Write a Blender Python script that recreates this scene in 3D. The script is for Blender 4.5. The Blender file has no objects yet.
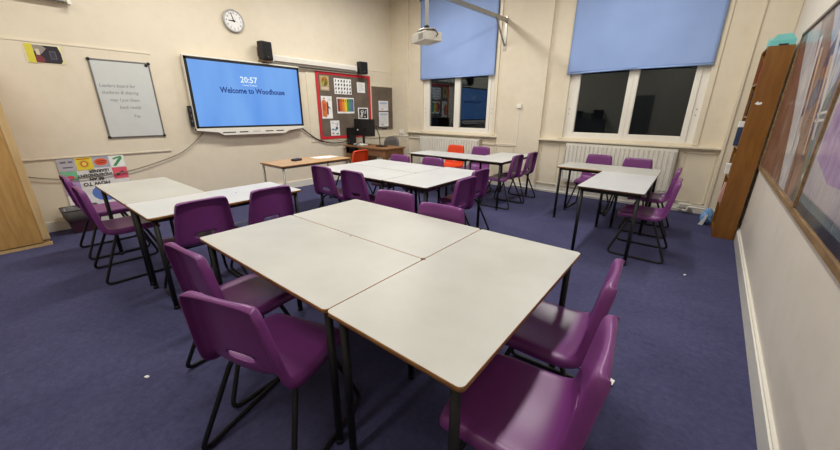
import bpy, bmesh, math, random
from mathutils import Vector, Matrix
random.seed(7)
S = bpy.context.scene
C = S.collection
PI = math.pi
R = math.radians

# ------------------------------------------------------------------ materials
_M = {}
def srgb(r, g, b):
    f = lambda c: (c/255/12.92) if c/255 <= .04045 else ((c/255+.055)/1.055)**2.4
    return (f(r), f(g), f(b), 1)
def new_mat(name):
    m = bpy.data.materials.new(name); m.use_nodes = True
    nt = m.node_tree; b = nt.nodes['Principled BSDF']
    return m, nt, b
def node(nt, t, **kw):
    n = nt.nodes.new(t)
    for k, v in kw.items():
        if k in n.inputs: n.inputs[k].default_value = v
        else: setattr(n, k, v)
    return n
def coords(nt, scale=(1,1,1)):
    tc = nt.nodes.new('ShaderNodeTexCoord'); mp = nt.nodes.new('ShaderNodeMapping')
    mp.inputs['Scale'].default_value = scale
    nt.links.new(tc.outputs['Object'], mp.inputs['Vector']); return mp.outputs['Vector']
def ramp(nt, fac, stops):
    r = nt.nodes.new('ShaderNodeValToRGB'); e = r.color_ramp.elements
    while len(e) < len(stops): e.new(.5)
    for i, (p, c) in enumerate(stops): e[i].position = p; e[i].color = c
    nt.links.new(fac, r.inputs['Fac']); return r.outputs['Color']
def bump(nt, b, h, strength=.2, dist=.002):
    n = nt.nodes.new('ShaderNodeBump'); n.inputs['Strength'].default_value = strength; n.inputs['Distance'].default_value = dist
    nt.links.new(h, n.inputs['Height']); nt.links.new(n.outputs['Normal'], b.inputs['Normal'])
def flat(c, rough=.6, metal=0, name=None, var=.06, scale=8):
    key = (c, rough, metal, var)
    if key in _M: return _M[key]
    m, nt, b = new_mat(name or 'paint_%d_%d_%d' % c)
    b.inputs['Roughness'].default_value = rough; b.inputs['Metallic'].default_value = metal
    col = srgb(*c)
    nz = node(nt, 'ShaderNodeTexNoise', Scale=scale, Detail=4.0)
    nt.links.new(coords(nt), nz.inputs['Vector'])
    lo = tuple(x*(1-var) for x in col[:3])+(1,); hi = tuple(min(1, x*(1+var)) for x in col[:3])+(1,)
    nt.links.new(ramp(nt, nz.outputs['Fac'], [(.3, lo), (.7, hi)]), b.inputs['Base Color'])
    _M[key] = m; return m
def wood(name, c1, c2, rough=.45, scale=(1,1,1), ws=6):
    m, nt, b = new_mat(name); v = coords(nt, scale)
    w = node(nt, 'ShaderNodeTexNoise', Scale=ws, Detail=8.0, Distortion=.6)
    nt.links.new(v, w.inputs['Vector'])
    nt.links.new(ramp(nt, w.outputs['Fac'], [(.3, srgb(*c1)), (.7, srgb(*c2))]), b.inputs['Base Color'])
    b.inputs['Roughness'].default_value = rough
    bump(nt, b, w.outputs['Fac'], .08, .001); return m

def wall_material(name, base, dirt):
    m, nt, b = new_mat(name); v = coords(nt)
    n1 = node(nt, 'ShaderNodeTexNoise', Scale=1.1, Detail=6.0, Roughness=.6); nt.links.new(v, n1.inputs['Vector'])
    n2 = node(nt, 'ShaderNodeTexNoise', Scale=9.0, Detail=5.0); nt.links.new(v, n2.inputs['Vector'])
    c1 = ramp(nt, n1.outputs['Fac'], [(.3, srgb(*dirt)), (.5, srgb(*base))])
    c2 = ramp(nt, n2.outputs['Fac'], [(.3, (.9,.88,.84,1)), (.55, (1,1,1,1))])
    mx = nt.nodes.new('ShaderNodeMix'); mx.data_type = 'RGBA'; mx.blend_type = 'MULTIPLY'; mx.inputs['Factor'].default_value = .3
    nt.links.new(c1, mx.inputs['A']); nt.links.new(c2, mx.inputs['B'])
    nt.links.new(mx.outputs['Result'], b.inputs['Base Color'])
    b.inputs['Roughness'].default_value = .55
    bump(nt, b, n2.outputs['Fac'], .15, .003); return m
M_wall = wall_material('cream_wall_paint', (227,216,193), (221,209,184))
M_wall_side = wall_material('pale_side_wall_paint', (220,212,198), (213,205,190))
M_ceil = flat((235,232,222), .8)
M_trim = flat((226,216,192), .4, var=.04)
M_skirt = flat((228,224,212), .35, var=.03)
M_upvc = flat((236,232,220), .25, var=.02)

def carpet():
    m, nt, b = new_mat('blue_purple_carpet'); v = coords(nt)
    f = node(nt, 'ShaderNodeTexNoise', Scale=260.0, Detail=3.0); nt.links.new(v, f.inputs['Vector'])
    g = node(nt, 'ShaderNodeTexNoise', Scale=1.6, Detail=6.0, Roughness=.65); nt.links.new(v, g.inputs['Vector'])
    g2 = node(nt, 'ShaderNodeTexNoise', Scale=28.0, Detail=5.0, Roughness=.7); nt.links.new(v, g2.inputs['Vector'])
    c1 = ramp(nt, g.outputs['Fac'], [(.3, srgb(68,68,100)), (.7, srgb(82,82,115))])
    c2 = ramp(nt, f.outputs['Fac'], [(.3, (.6,.6,.62,1)), (.7, (1.25,1.25,1.25,1))])
    c3 = ramp(nt, g2.outputs['Fac'], [(.35, (.78,.78,.8,1)), (.65, (1.12,1.12,1.1,1))])
    mx = nt.nodes.new('ShaderNodeMix'); mx.data_type = 'RGBA'; mx.blend_type = 'MULTIPLY'; mx.inputs['Factor'].default_value = .7
    nt.links.new(c1, mx.inputs['A']); nt.links.new(c2, mx.inputs['B'])
    my = nt.nodes.new('ShaderNodeMix'); my.data_type = 'RGBA'; my.blend_type = 'MULTIPLY'; my.inputs['Factor'].default_value = .8
    nt.links.new(mx.outputs['Result'], my.inputs['A']); nt.links.new(c3, my.inputs['B'])
    nt.links.new(my.outputs['Result'], b.inputs['Base Color'])
    b.inputs['Roughness'].default_value = .95; b.inputs['Specular IOR Level'].default_value = .15
    bump(nt, b, f.outputs['Fac'], .6, .004); return m
M_carpet = carpet()

def laminate(name, lo, hi, rough=.3):
    m, nt, b = new_mat(name); v = coords(nt)
    g = node(nt, 'ShaderNodeTexNoise', Scale=3.5, Detail=7.0, Roughness=.6); nt.links.new(v, g.inputs['Vector'])
    s = node(nt, 'ShaderNodeTexNoise', Scale=90.0, Detail=2.0); nt.links.new(v, s.inputs['Vector'])
    nt.links.new(ramp(nt, g.outputs['Fac'], [(.3, srgb(*lo)), (.7, srgb(*hi))]), b.inputs['Base Color'])
    r = nt.nodes.new('ShaderNodeMapRange'); r.inputs['To Min'].default_value = rough; r.inputs['To Max'].default_value = rough+.2
    nt.links.new(g.outputs['Fac'], r.inputs['Value']); nt.links.new(r.outputs['Result'], b.inputs['Roughness'])
    bump(nt, b, s.outputs['Fac'], .03, .001); return m
M_lam = laminate('pale_grey_laminate', (180,179,170), (192,191,183))
M_lam_white = laminate('blue_white_laminate', (194,195,194), (204,205,204))
M_edge = wood('brown_wood_edge', (132,90,42), (178,130,70), scale=(3,3,20))
M_edge_dark = wood('dark_wood_edge', (64,46,30), (96,70,44), scale=(3,3,20))
M_black = flat((7,7,8), .55, var=.1)
M_blackpl = flat((18,18,20), .5, var=.1)
M_steel = flat((150,150,148), .35, 1)
M_grey_metal = flat((168,166,158), .35, .6)

def plastic(name, c, rough=.33):
    m, nt, b = new_mat(name); v = coords(nt)
    f = node(nt, 'ShaderNodeTexNoise', Scale=420.0, Detail=1.0); nt.links.new(v, f.inputs['Vector'])
    g = node(nt, 'ShaderNodeTexNoise', Scale=7.0, Detail=6.0); nt.links.new(v, g.inputs['Vector'])
    col = srgb(*c)
    nt.links.new(ramp(nt, g.outputs['Fac'], [(.3, tuple(x*.88 for x in col[:3])+(1,)), (.7, col)]), b.inputs['Base Color'])
    b.inputs['Roughness'].default_value = rough
    bump(nt, b, f.outputs['Fac'], .12, .0006); return m
M_purple = plastic('purple_plastic', (118,55,119))
M_orange = plastic('orange_plastic', (228,70,22))

def blind_mat():
    m, nt, b = new_mat('sky_blue_blind_fabric'); v = coords(nt)
    f = node(nt, 'ShaderNodeTexNoise', Scale=2.2, Detail=3.0); nt.links.new(v, f.inputs['Vector'])
    g = node(nt, 'ShaderNodeTexNoise', Scale=300.0, Detail=1.0); nt.links.new(v, g.inputs['Vector'])
    nt.links.new(ramp(nt, f.outputs['Fac'], [(.3, srgb(138,163,212)), (.7, srgb(148,173,221))]), b.inputs['Base Color'])
    b.inputs['Roughness'].default_value = .7; bump(nt, b, g.outputs['Fac'], .1, .001); return m
M_blind = blind_mat()
def glass_mat():
    m = bpy.data.materials.new('window_glass'); m.use_nodes = True; nt = m.node_tree; nt.nodes.clear()
    o = nt.nodes.new('ShaderNodeOutputMaterial'); mx = nt.nodes.new('ShaderNodeMixShader')
    t = nt.nodes.new('ShaderNodeBsdfTransparent'); t.inputs['Color'].default_value = (.75,.78,.78,1)
    g = nt.nodes.new('ShaderNodeBsdfGlossy'); g.inputs['Roughness'].default_value = .008; g.inputs['Color'].default_value = (.78,.88,1,1)
    f = nt.nodes.new('ShaderNodeFresnel'); f.inputs['IOR'].default_value = 1.6
    nt.links.new(f.outputs[0], mx.inputs[0]); nt.links.new(t.outputs[0], mx.inputs[1]); nt.links.new(g.outputs[0], mx.inputs[2])
    nt.links.new(mx.outputs[0], o.inputs[0]); return m
M_glass = glass_mat()
def emit_mat(name, c, s, base=(10,10,12)):
    m, nt, b = new_mat(name); b.inputs['Base Color'].default_value = srgb(*base); b.inputs['Roughness'].default_value = .25
    b.inputs['Emission Color'].default_value = srgb(*c); b.inputs['Emission Strength'].default_value = s; return m
def screen_mat():
    m, nt, b = new_mat('lit_blue_screen'); v = coords(nt, (1, 1.3, .35))
    n = node(nt, 'ShaderNodeTexNoise', Scale=1.6, Detail=2.0); nt.links.new(v, n.inputs['Vector'])
    nt.links.new(ramp(nt, n.outputs['Fac'], [(.3, srgb(88,148,232)), (.7, srgb(118,172,242))]), b.inputs['Emission Color'])
    b.inputs['Emission Strength'].default_value = .95; b.inputs['Base Color'].default_value = (.01,.01,.012,1); b.inputs['Roughness'].default_value = .3
    return m
M_screen = screen_mat()
M_txt_white = emit_mat('white_screen_text', (235,248,255), 1.0)
M_txt_navy = emit_mat('navy_screen_text', (26,58,140), .8)
M_oak = wood('light_oak_veneer', (176,134,74), (200,158,94), scale=(9,9,1.0), ws=3)
M_oak_edge = wood('pale_oak_edge', (196,164,112), (214,184,132), scale=(9,9,1.0), ws=3)
M_book = wood('orange_brown_bookcase_wood', (116,72,22), (140,92,34), scale=(7,7,.9), ws=3, rough=.4)
M_desk = wood('brown_desk_wood', (118,78,44), (158,110,66), scale=(1,6,6), ws=4)
M_beech = wood('beech_laminate', (178,142,98), (200,166,122), scale=(8,1,8), ws=3)
M_pine = wood('pine_batten', (112,86,56), (152,122,82), scale=(6,1,6), ws=5)
def felt(name, c):
    m, nt, b = new_mat(name); v = coords(nt)
    g = node(nt, 'ShaderNodeTexNoise', Scale=150.0, Detail=3.0); nt.links.new(v, g.inputs['Vector'])
    h = node(nt, 'ShaderNodeTexNoise', Scale=4.0, Detail=5.0); nt.links.new(v, h.inputs['Vector'])
    col = srgb(*c)
    nt.links.new(ramp(nt, h.outputs['Fac'], [(.3, tuple(x*.8 for x in col[:3])+(1,)), (.7, tuple(x*1.15 for x in col[:3])+(1,))]), b.inputs['Base Color'])
    b.inputs['Roughness'].default_value = .95; bump(nt, b, g.outputs['Fac'], .3, .002); return m
M_felt = felt('grey_brown_hessian', (104,92,80))
M_greyfab = felt('grey_chair_fabric', (112,108,104))
P = lambda r, g, b: flat((r, g, b), .7)      # paper colours
def blotch(name, stops, scale=12, rough=.6):
    m, nt, b = new_mat(name)
    n = node(nt, 'ShaderNodeTexNoise', Scale=scale, Detail=3.0, Roughness=.6); nt.links.new(coords(nt), n.inputs['Vector'])
    nt.links.new(ramp(nt, n.outputs['Fac'], [(p, srgb(*c)) for p, c in stops]), b.inputs['Base Color'])
    b.inputs['Roughness'].default_value = rough; return m

# ------------------------------------------------------------------ mesh helpers
def BM(): return bmesh.new()
def add_box(bm, x0, x1, y0, y1, z0, z1, mi=0, bevel=0, segs=2):
    r = bmesh.ops.create_cube(bm, size=1)
    vs = r['verts']
    for v in vs:
        v.co.x = x0 if v.co.x < 0 else x1; v.co.y = y0 if v.co.y < 0 else y1; v.co.z = z0 if v.co.z < 0 else z1
    fs = list({f for v in vs for f in v.link_faces})
    for f in fs: f.material_index = mi
    if bevel:
        es = list({e for v in vs for e in v.link_edges})
        rb = bmesh.ops.bevel(bm, geom=es, offset=bevel, segments=segs, profile=.7, affect='EDGES')
        for f in rb['faces']: f.material_index = mi
def add_poly(bm, pts, mi=0):
    f = bm.faces.new([bm.verts.new(p) for p in pts]); f.material_index = mi; return f
def add_prism(bm, pts2, fn, a, b, mi=0):
    """extrude a 2-D outline between a and b; fn(u, v, w) -> point"""
    lo = [bm.verts.new(fn(u, v, a)) for u, v in pts2]; hi = [bm.verts.new(fn(u, v, b)) for u, v in pts2]
    n = len(pts2); fs = [bm.faces.new(lo[::-1]), bm.faces.new(hi)]
    for i in range(n): fs.append(bm.faces.new((lo[i], lo[(i+1) % n], hi[(i+1) % n], hi[i])))
    for f in fs: f.material_index = mi
    return fs
def fillet(pts, r, n=5, closed=False):
    pts = [Vector(p) for p in pts]; out = []
    N = len(pts)
    for i, p in enumerate(pts):
        if not closed and i in (0, N-1): out.append(p); continue
        a = (pts[i-1]-p); b = (pts[(i+1) % N]-p)
        rr = min(r, a.length*.45, b.length*.45)
        A = p+a.normalized()*rr; B = p+b.normalized()*rr
        for k in range(n+1):
            t = k/n; out.append((1-t)**2*A+2*t*(1-t)*p+t*t*B)
    return out
def add_tube(bm, pts, r, seg=10, closed=False, mi=0, cap=True):
    pts = [Vector(p) for p in pts]; N = len(pts); rings = []
    t0 = ((pts[1]-pts[0]) if not closed else (pts[1]-pts[-1])).normalized()
    up = Vector((0,0,1)) if abs(t0.z) < .9 else Vector((1,0,0))
    n = t0.cross(up).normalized()
    for i in range(N):
        if closed: t = (pts[(i+1) % N]-pts[i-1]).normalized()
        elif i == 0: t = (pts[1]-pts[0]).normalized()
        elif i == N-1: t = (pts[-1]-pts[-2]).normalized()
        else: t = ((pts[i+1]-pts[i]).normalized()+(pts[i]-pts[i-1]).normalized()).normalized()
        n = (n-t*n.dot(t)).normalized(); b = t.cross(n)
        rings.append([bm.verts.new(pts[i]+(n*math.cos(2*PI*k/seg)+b*math.sin(2*PI*k/seg))*r) for k in range(seg)])
    M = N if closed else N-1
    for i in range(M):
        A, B = rings[i], rings[(i+1) % N]
        for k in range(seg):
            f = bm.faces.new((A[k], A[(k+1) % seg], B[(k+1) % seg], B[k])); f.smooth = True; f.material_index = mi
    if not closed and cap:
        bm.faces.new(rings[0][::-1]).material_index = mi; bm.faces.new(rings[-1]).material_index = mi
def add_lathe(bm, prof, seg=24, mi=0, mat=None):
    rings = []
    for r, z in prof:
        rings.append([bm.verts.new((mat or Matrix()) @ Vector((r*math.cos(2*PI*k/seg), r*math.sin(2*PI*k/seg), z))) for k in range(seg)])
    for A, B in zip(rings, rings[1:]):
        for k in range(seg):
            f = bm.faces.new((A[k], A[(k+1) % seg], B[(k+1) % seg], B[k])); f.smooth = True; f.material_index = mi
    bm.faces.new(rings[0][::-1]).material_index = mi; bm.faces.new(rings[-1]).material_index = mi
def obj(name, bm, mats, parent=None, loc=(0,0,0), rot=(0,0,0), fixn=True):
    if fixn: bmesh.ops.recalc_face_normals(bm, faces=bm.faces)
    me = bpy.data.meshes.new(name); bm.to_mesh(me); bm.free()
    for m in (mats if isinstance(mats, (list, tuple)) else [mats]): me.materials.append(m)
    o = bpy.data.objects.new(name, me); C.objects.link(o)
    o.location = loc; o.rotation_euler = rot
    if parent: o.parent = parent
    return o
def thing(name, label, cat, loc=(0,0,0), rotz=0, group=None):
    o = bpy.data.objects.new(name, None); C.objects.link(o); o.empty_display_size = .1
    o.location = loc; o.rotation_euler = (0,0,rotz); o['label'] = label; o['category'] = cat
    if group: o['group'] = group
    return o
def tag(o, label, cat, group=None):
    o['label'] = label; o['category'] = cat
    if group: o['group'] = group
    return o
def struct(name, bm, m, label=None, cat=None, **k):
    o = obj(name, bm, m, **k)
    if not k.get('parent'):
        o['kind'] = 'structure'
        if label: o['label'] = label; o['category'] = cat
    return o
def dup(root, loc, rotz, label, group=None):
    r = root.copy(); C.objects.link(r); r.location = loc; r.rotation_euler = (0,0,rotz); r['label'] = label
    if group: r['group'] = group
    for ch in list(root.children):
        c = ch.copy(); C.objects.link(c); c.parent = r
        for g in ch.children:
            d = g.copy(); C.objects.link(d); d.parent = c
    return r
def text(name, s, size, m, parent, loc, rot, align='LEFT', extrude=.0005, sx=1, shear=0, space=1.0, bold=0):
    cu = bpy.data.curves.new(name, 'FONT'); cu.body = s; cu.size = size; cu.extrude = extrude; cu.align_x = align; cu.shear = shear; cu.space_character = space
    cu.materials.append(m); cu.resolution_u = 2
    cu.offset = bold
    q = bpy.data.objects.new(name, cu); C.objects.link(q); bpy.context.view_layer.update()
    me = bpy.data.meshes.new_from_object(q.evaluated_get(bpy.context.evaluated_depsgraph_get()))
    me.name = name; bpy.data.objects.remove(q)
    o = bpy.data.objects.new(name, me); C.objects.link(o); o.location = loc; o.rotation_euler = rot; o.scale = (sx,1,1)
    if parent: o.parent = parent
    return o
ROT_TV = (R(90), 0, R(90))        # lettering that faces +x (on the screen wall)

# ------------------------------------------------------------------ room shell
XL, XR, YB, YF, ZC = -3.85, 2.76, 5.85, -2.9, 4.0
RW_ANG = math.atan(.0277)
def rwx(y, off=0): return 2.78+.0277*(y-4.7)-off     # the display-board wall is slightly out of square
bm = BM(); add_box(bm, -4.2, 3.3, YF-.3, 6.3, -.12, 0); struct('floor', bm, M_carpet, 'worn blue purple carpet covering the classroom floor', 'carpet')
bm = BM(); add_box(bm, -4.2, 3.3, YF-.3, 6.3, ZC, ZC+.15); struct('ceiling', bm, M_ceil, 'off white classroom ceiling above the tables', 'ceiling')
bm = BM(); add_box(bm, XL-.2, XL, YF-.3, YB+.3, 0, ZC); struct('wall_left', bm, M_wall, 'cream wall carrying the big screen and whiteboard', 'wall')
bm = BM(); add_box(bm, -4.2, 3.3, YF-.2, YF, 0, ZC); struct('wall_front', bm, M_wall, 'cream wall behind the viewpoint', 'wall')
bm = BM()
ya, yb = YF-.2, 6.2
for f in (1,):
    pts = [(rwx(ya), ya), (rwx(yb), yb), (rwx(yb)+.2, yb), (rwx(ya)+.2, ya)]
    add_prism(bm, pts, lambda u, v, w: (u, v, w), 0, ZC)
struct('wall_right', bm, M_wall_side, 'pale smooth wall under the long display board', 'wall')
# window wall with two tall openings, a pier between them and boxed corners
W1, W2, WZ = (-2.93, -1.15), (.26, 2.12), (1.02, 3.62)
bm = BM()
T = YB+.24
for x0, x1 in ((XL-.2, W1[0]), (W1[1], W2[0]), (W2[1], 3.2)): add_box(bm, x0, x1, YB, T, 0, ZC)
for w in (W1, W2):
    add_box(bm, w[0], w[1], YB, T, 0, WZ[0]); add_box(bm, w[0], w[1], YB, T, WZ[1], ZC)
add_box(bm, -1.0, -.13, YB-.06, YB, 0, ZC, bevel=.006)
add_box(bm, XL, -3.34, YB-.05, YB, 0, ZC, bevel=.006)
struct('wall_back', bm, M_wall, 'cream wall with two tall windows and a shallow pier', 'wall')
bm = BM(); add_box(bm, 2.47, rwx(5.7)-.002, 5.66, YB, .11, ZC, bevel=.012); add_box(bm, 2.455, 2.49, 5.64, 5.67, .11, ZC, bevel=.005)
struct('trim_1', bm, M_wall, 'boxed in corner column beside the bookcase', 'boxing')
# window surrounds
bm = BM()
for w in (W1, W2):
    for x, s in ((w[0], -1), (w[1], 1)):
        add_box(bm, min(x, x+s*.07), max(x, x+s*.07), YB-.018, YB, WZ[0]-.02, WZ[1]+.07, bevel=.005)
    add_box(bm, w[0], w[1], YB-.018, YB, WZ[1], WZ[1]+.07)
struct('trim_2', bm, M_trim, 'cream painted moulding around both window openings', 'moulding')
bm = BM()
for x0, x1 in ((-3.36, -1.0), (-.13, 2.46)):
    add_box(bm, x0, x1, YB-.085, YB, .955, .985, bevel=.008); add_box(bm, x0+.01, x1-.01, YB-.03, YB, .925, .955)
struct('trim_3', bm, M_trim, 'cream painted sill rail running below both windows', 'sill')
# wainscot panel lines below the rail and dado rails
bm = BM()
def panel_line(bm, x0, x1, z0, z1, y=YB):
    for a in ((x0, x1, z0, z0+.02), (x0, x1, z1-.02, z1), (x0, x0+.02, z0, z1), (x1-.02, x1, z0, z1)):
        add_box(bm, a[0], a[1], y-.012, y, a[2], a[3], bevel=.003)
panel_line(bm, 2.06, 2.44, .14, .9); panel_line(bm, -.1, .24, .14, .9); panel_line(bm, -1.0, -.6, .16, .82, YB-.06)
add_box(bm, -1.0, -.6, YB-.075, YB-.06, .825, .845)
add_box(bm, -1.34, -1.0, YB-.02, YB, .8, .83)
struct('trim_4', bm, M_trim, 'raised cream panel beads on the wall below window height', 'panelling')
# painted-over board panels on the screen wall
bm = BM()
add_box(bm, XL, XL+.012, -2.5, 1.02, .885, 2.15, bevel=.004); add_box(bm, XL, XL+.018, -2.5, 1.03, 2.145, 2.165, bevel=.003)
add_box(bm, XL, XL+.018, -2.5, 1.03, .87, .89, bevel=.003)
struct('trim_5', bm, M_wall, 'painted over board panel raised from the wall behind the whiteboard', 'panel')
bm = BM()
add_box(bm, XL, XL+.012, 3.42, 5.82, .84, 2.3, bevel=.004)
for z in (.84, 2.29): add_box(bm, XL, XL+.02, 5.05, 5.84, z, z+.02)
add_box(bm, XL, XL+.02, 5.82, 5.84, .84, 2.3); add_box(bm, XL, XL+.02, 5.84-.02, YB, .88, .9)
struct('trim_6', bm, M_trim, 'cream backing panel behind the pinned notice boards', 'panel')
# skirtings
bm = BM(); add_box(bm, XL, XL+.025, YF, YB, 0, .125, bevel=.006); struct('baseboard_left', bm, M_skirt, 'off white skirting under the big screen wall', 'skirting')
bm = BM(); add_box(bm, XL, 2.47, YB-.03, YB, 0, .125, bevel=.006); add_box(bm, -1.02, -.11, YB-.09, YB-.06, 0, .125, bevel=.006)
add_box(bm, 2.44, rwx(5.6), 5.63, 5.66, 0, .125)
struct('baseboard_back', bm, M_skirt, 'off white skirting below the radiators', 'skirting')
bm = BM()
pts = [(rwx(YF), YF), (rwx(YB), YB), (rwx(YB)-.024, YB), (rwx(YF)-.024, YF)]
add_prism(bm, pts, lambda u, v, w: (u, v, w), 0, .125)
pts = [(rwx(YF), YF), (rwx(YB), YB), (rwx(YB)-.016, YB), (rwx(YF)-.016, YF)]
add_prism(bm, pts, lambda u, v, w: (u, v, w), .125, .14)
struct('baseboard_right', bm, M_skirt, 'off white skirting along the display board wall', 'skirting')
# rear wall dado, with an unseen door added for the panes to mirror
bm = BM(); add_box(bm, XL, rwx(YF), YF, YF+.02, .9, .95); struct('trim_7', bm, M_trim, 'cream dado rail on the wall behind the viewpoint', 'rail')
bm = BM(); add_box(bm, -.2, .7, YF, YF+.05, 0, 2.05, bevel=.004); d = struct('door_1', bm, flat((120,118,112), .5), 'pale grey classroom door added out of view, mirrored dimly in the window', 'door')
bm = BM(); add_tube(bm, [(-.12, YF+.11, 1.0), (.0, YF+.11, 1.0)], .012); add_tube(bm, [(-.12, YF+.04, 1.0), (-.12, YF+.11, 1.0)], .01)
obj('handle', bm, M_steel, d)

t = thing('storage_cabinet', 'grey cabinet stacked with boxes, mirrored faintly in the window by the bookcase', 'cabinet', (-1.35, YF+.26, 0))  # cabinet and boxes built out of direct view for the panes to reflect
bm = BM(); add_box(bm, -.6, .6, -.22, .22, .0, 1.2, bevel=.004); obj('carcass', bm, flat((84,84,88), .5), t)
for s_ in (-1, 1):
    bm = BM(); add_box(bm, min(0, s_*.59)+.003, max(0, s_*.59)-.003, .22, .235, .07, 1.18); dd = obj('door', bm, flat((96,96,100), .5), t)
    bm = BM(); add_tube(bm, [(s_*.05,.25,.6), (s_*.05,.25,.72)], .008); obj('handle', bm, M_steel, dd)
for k, (x, w_, h_, c_) in enumerate((( -1.75,.3,.3,(60,60,64)), (-1.4,.32,.22,(120,116,108)), (-1.02,.3,.34,(44,44,50)))):
    tb = thing('storage_box', ('dark', 'pale', 'black')[k]+' storage box on the grey cabinet mirrored in the window', 'box', (x, YF+.26, 1.2), 0, 'boxes on the cabinet')
    bm = BM(); add_box(bm, -w_/2, w_/2, -.15, .15, 0, h_*.85, bevel=.005); obj('tray', bm, flat(c_, .6), tb)
    bm = BM(); add_box(bm, -w_/2-.008, w_/2+.008, -.16, .16, h_*.85, h_, bevel=.005); obj('lid', bm, flat(c_, .5), tb)

# windows
def window(n, w, split, label):
    z0, z1 = 1.03, 3.6; y0, y1 = YB+.05, YB+.11
    o = thing('window_%d' % n, label, 'window', (0, 0, 0)); o['kind'] = 'structure'
    bm = BM()
    xa, xb = w
    for x0, x1 in ((xa, xa+.09), (xb-.09, xb)): add_box(bm, x0, x1, y0-.01, y1+.05, z0, z1)
    add_box(bm, xa, xb, y0-.03, y1+.05, z0-.012, z0-.0005); add_box(bm, xa, xb, y0, y1+.05, z1-.03, z1)
    obj('window_frame', bm, M_upvc, o)
    for x0, x1 in ((xa+.09, split), (split, xb-.09)):
        bm = BM(); t = .062
        for a in ((x0+.001, x0+t, z0, z1-.03), (x1-t, x1-.001, z0, z1-.03), (x0+t, x1-t, z0, z0+.075), (x0+t, x1-t, z1-.1, z1-.03)):
            add_box(bm, a[0], a[1], y0-.025, y1, a[2], a[3])
        add_box(bm, x0+t-.012, x1-t+.012, y0-.012, y1-.01, z0+.07, z0+.085); add_box(bm, x0+t-.001, x0+t+.01, y0-.012, y1-.01, z0+.07, z1-.1); add_box(bm, x1-t-.01, x1-t+.001, y0-.012, y1-.01, z0+.07, z1-.1)
        s = obj('sash', bm, M_upvc, o)
        bm = BM(); add_box(bm, x0+t-.01, x1-t+.01, y0+.02, y0+.024, z0+.06, z1-.08)
        obj('pane', bm, M_glass, s)
    bm = BM()
    for x in (xa+.045, xb-.045):
        for z in (1.42, 1.5): add_lathe(bm, [(.009, 0), (.008, .006)], 10, mat=Matrix.Translation((x, y0-.01, z)) @ Matrix.Rotation(R(90), 4, 'X'))
    obj('screw_cap', bm, flat((150,140,120), .5), o)
window(1, W1, -2.03, 'white framed double window with dark panes above the table with an orange chair')
window(2, W2, 1.2, 'white framed double window with dark panes closer to the bookcase')
bm = BM(); add_box(bm, -3.3, -.8, T+.9, T+.95, -.5, 4.5); add_box(bm, .0, 2.6, T+.9, T+.95, -.5, 4.5)
struct('night_backdrop', bm, flat((8,8,10), .9), 'near black sheets added outside the windows as night darkness', 'exterior')  # dark sheets added behind the panes to stand in for the night

def blind(x0, x1, zb, label, sag):
    o = thing('roller_blind', label, 'blind', ((x0+x1)/2, YB-.05, zb)); w = (x1-x0)/2
    bm = BM(); nx, nz = 40, 30; g = []
    for j in range(nz+1):
        z = .02+(3.66-zb)*(j/nz)**1.3; row = []
        for i in range(nx+1):
            u = -1+2*i/nx
            pu = math.exp(-((u-.02)/.12)**2)*math.exp(-z/.10)*.02*sag
            wav = .006*sag*math.sin(u*9+1)*math.exp(-z/.35)+.004*math.sin(u*2.5)*math.exp(-z/1.2)
            row.append(bm.verts.new((u*w, wav-pu, z+sag*.012*abs(u)**.8*(1 if u < 0 else -.6)*math.exp(-z/.2)*-1)))
        g.append(row)
    for j in range(nz):
        for i in range(nx):
            f = bm.faces.new((g[j][i], g[j][i+1], g[j+1][i+1], g[j+1][i])); f.smooth = True
    f = obj('fabric', bm, M_blind, o); md = f.modifiers.new('s', 'SOLIDIFY'); md.thickness = .002
    bm = BM()
    for s0, s1 in ((-w, .0), (.0, w)) if sag > .5 else ((-w, w),):
        e0 = -.012*sag if s0 < -.01 else 0
        add_tube(bm, [(s0, 0, .012-(.02*sag if s0 < -.01 else -.004)), (s1, -.012*sag if s1 < .01 and s1 > -.01 else 0, .014)], .013, 8)
    obj('bottom_bar', bm, flat((150,178,226), .5), o)
    bm = BM(); add_tube(bm, [(-w-.02, .0, 3.68-zb), (w+.02, .0, 3.68-zb)], .035, 16); obj('roller', bm, M_blind, o)
    for s in (-1, 1):
        bm = BM(); add_box(bm, s*(w+.03)-.01, s*(w+.03)+.01, -.03, .05, 3.63-zb, 3.73-zb); obj('bracket', bm, M_trim, o)
    return o
blind(-2.97, -1.15, 2.115, 'pale blue roller blind behind the ceiling projector', .15)
blind(.22, 2.13, 2.07, 'wide pale blue roller blind with puckered hem near the bookcase', 1)

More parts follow.
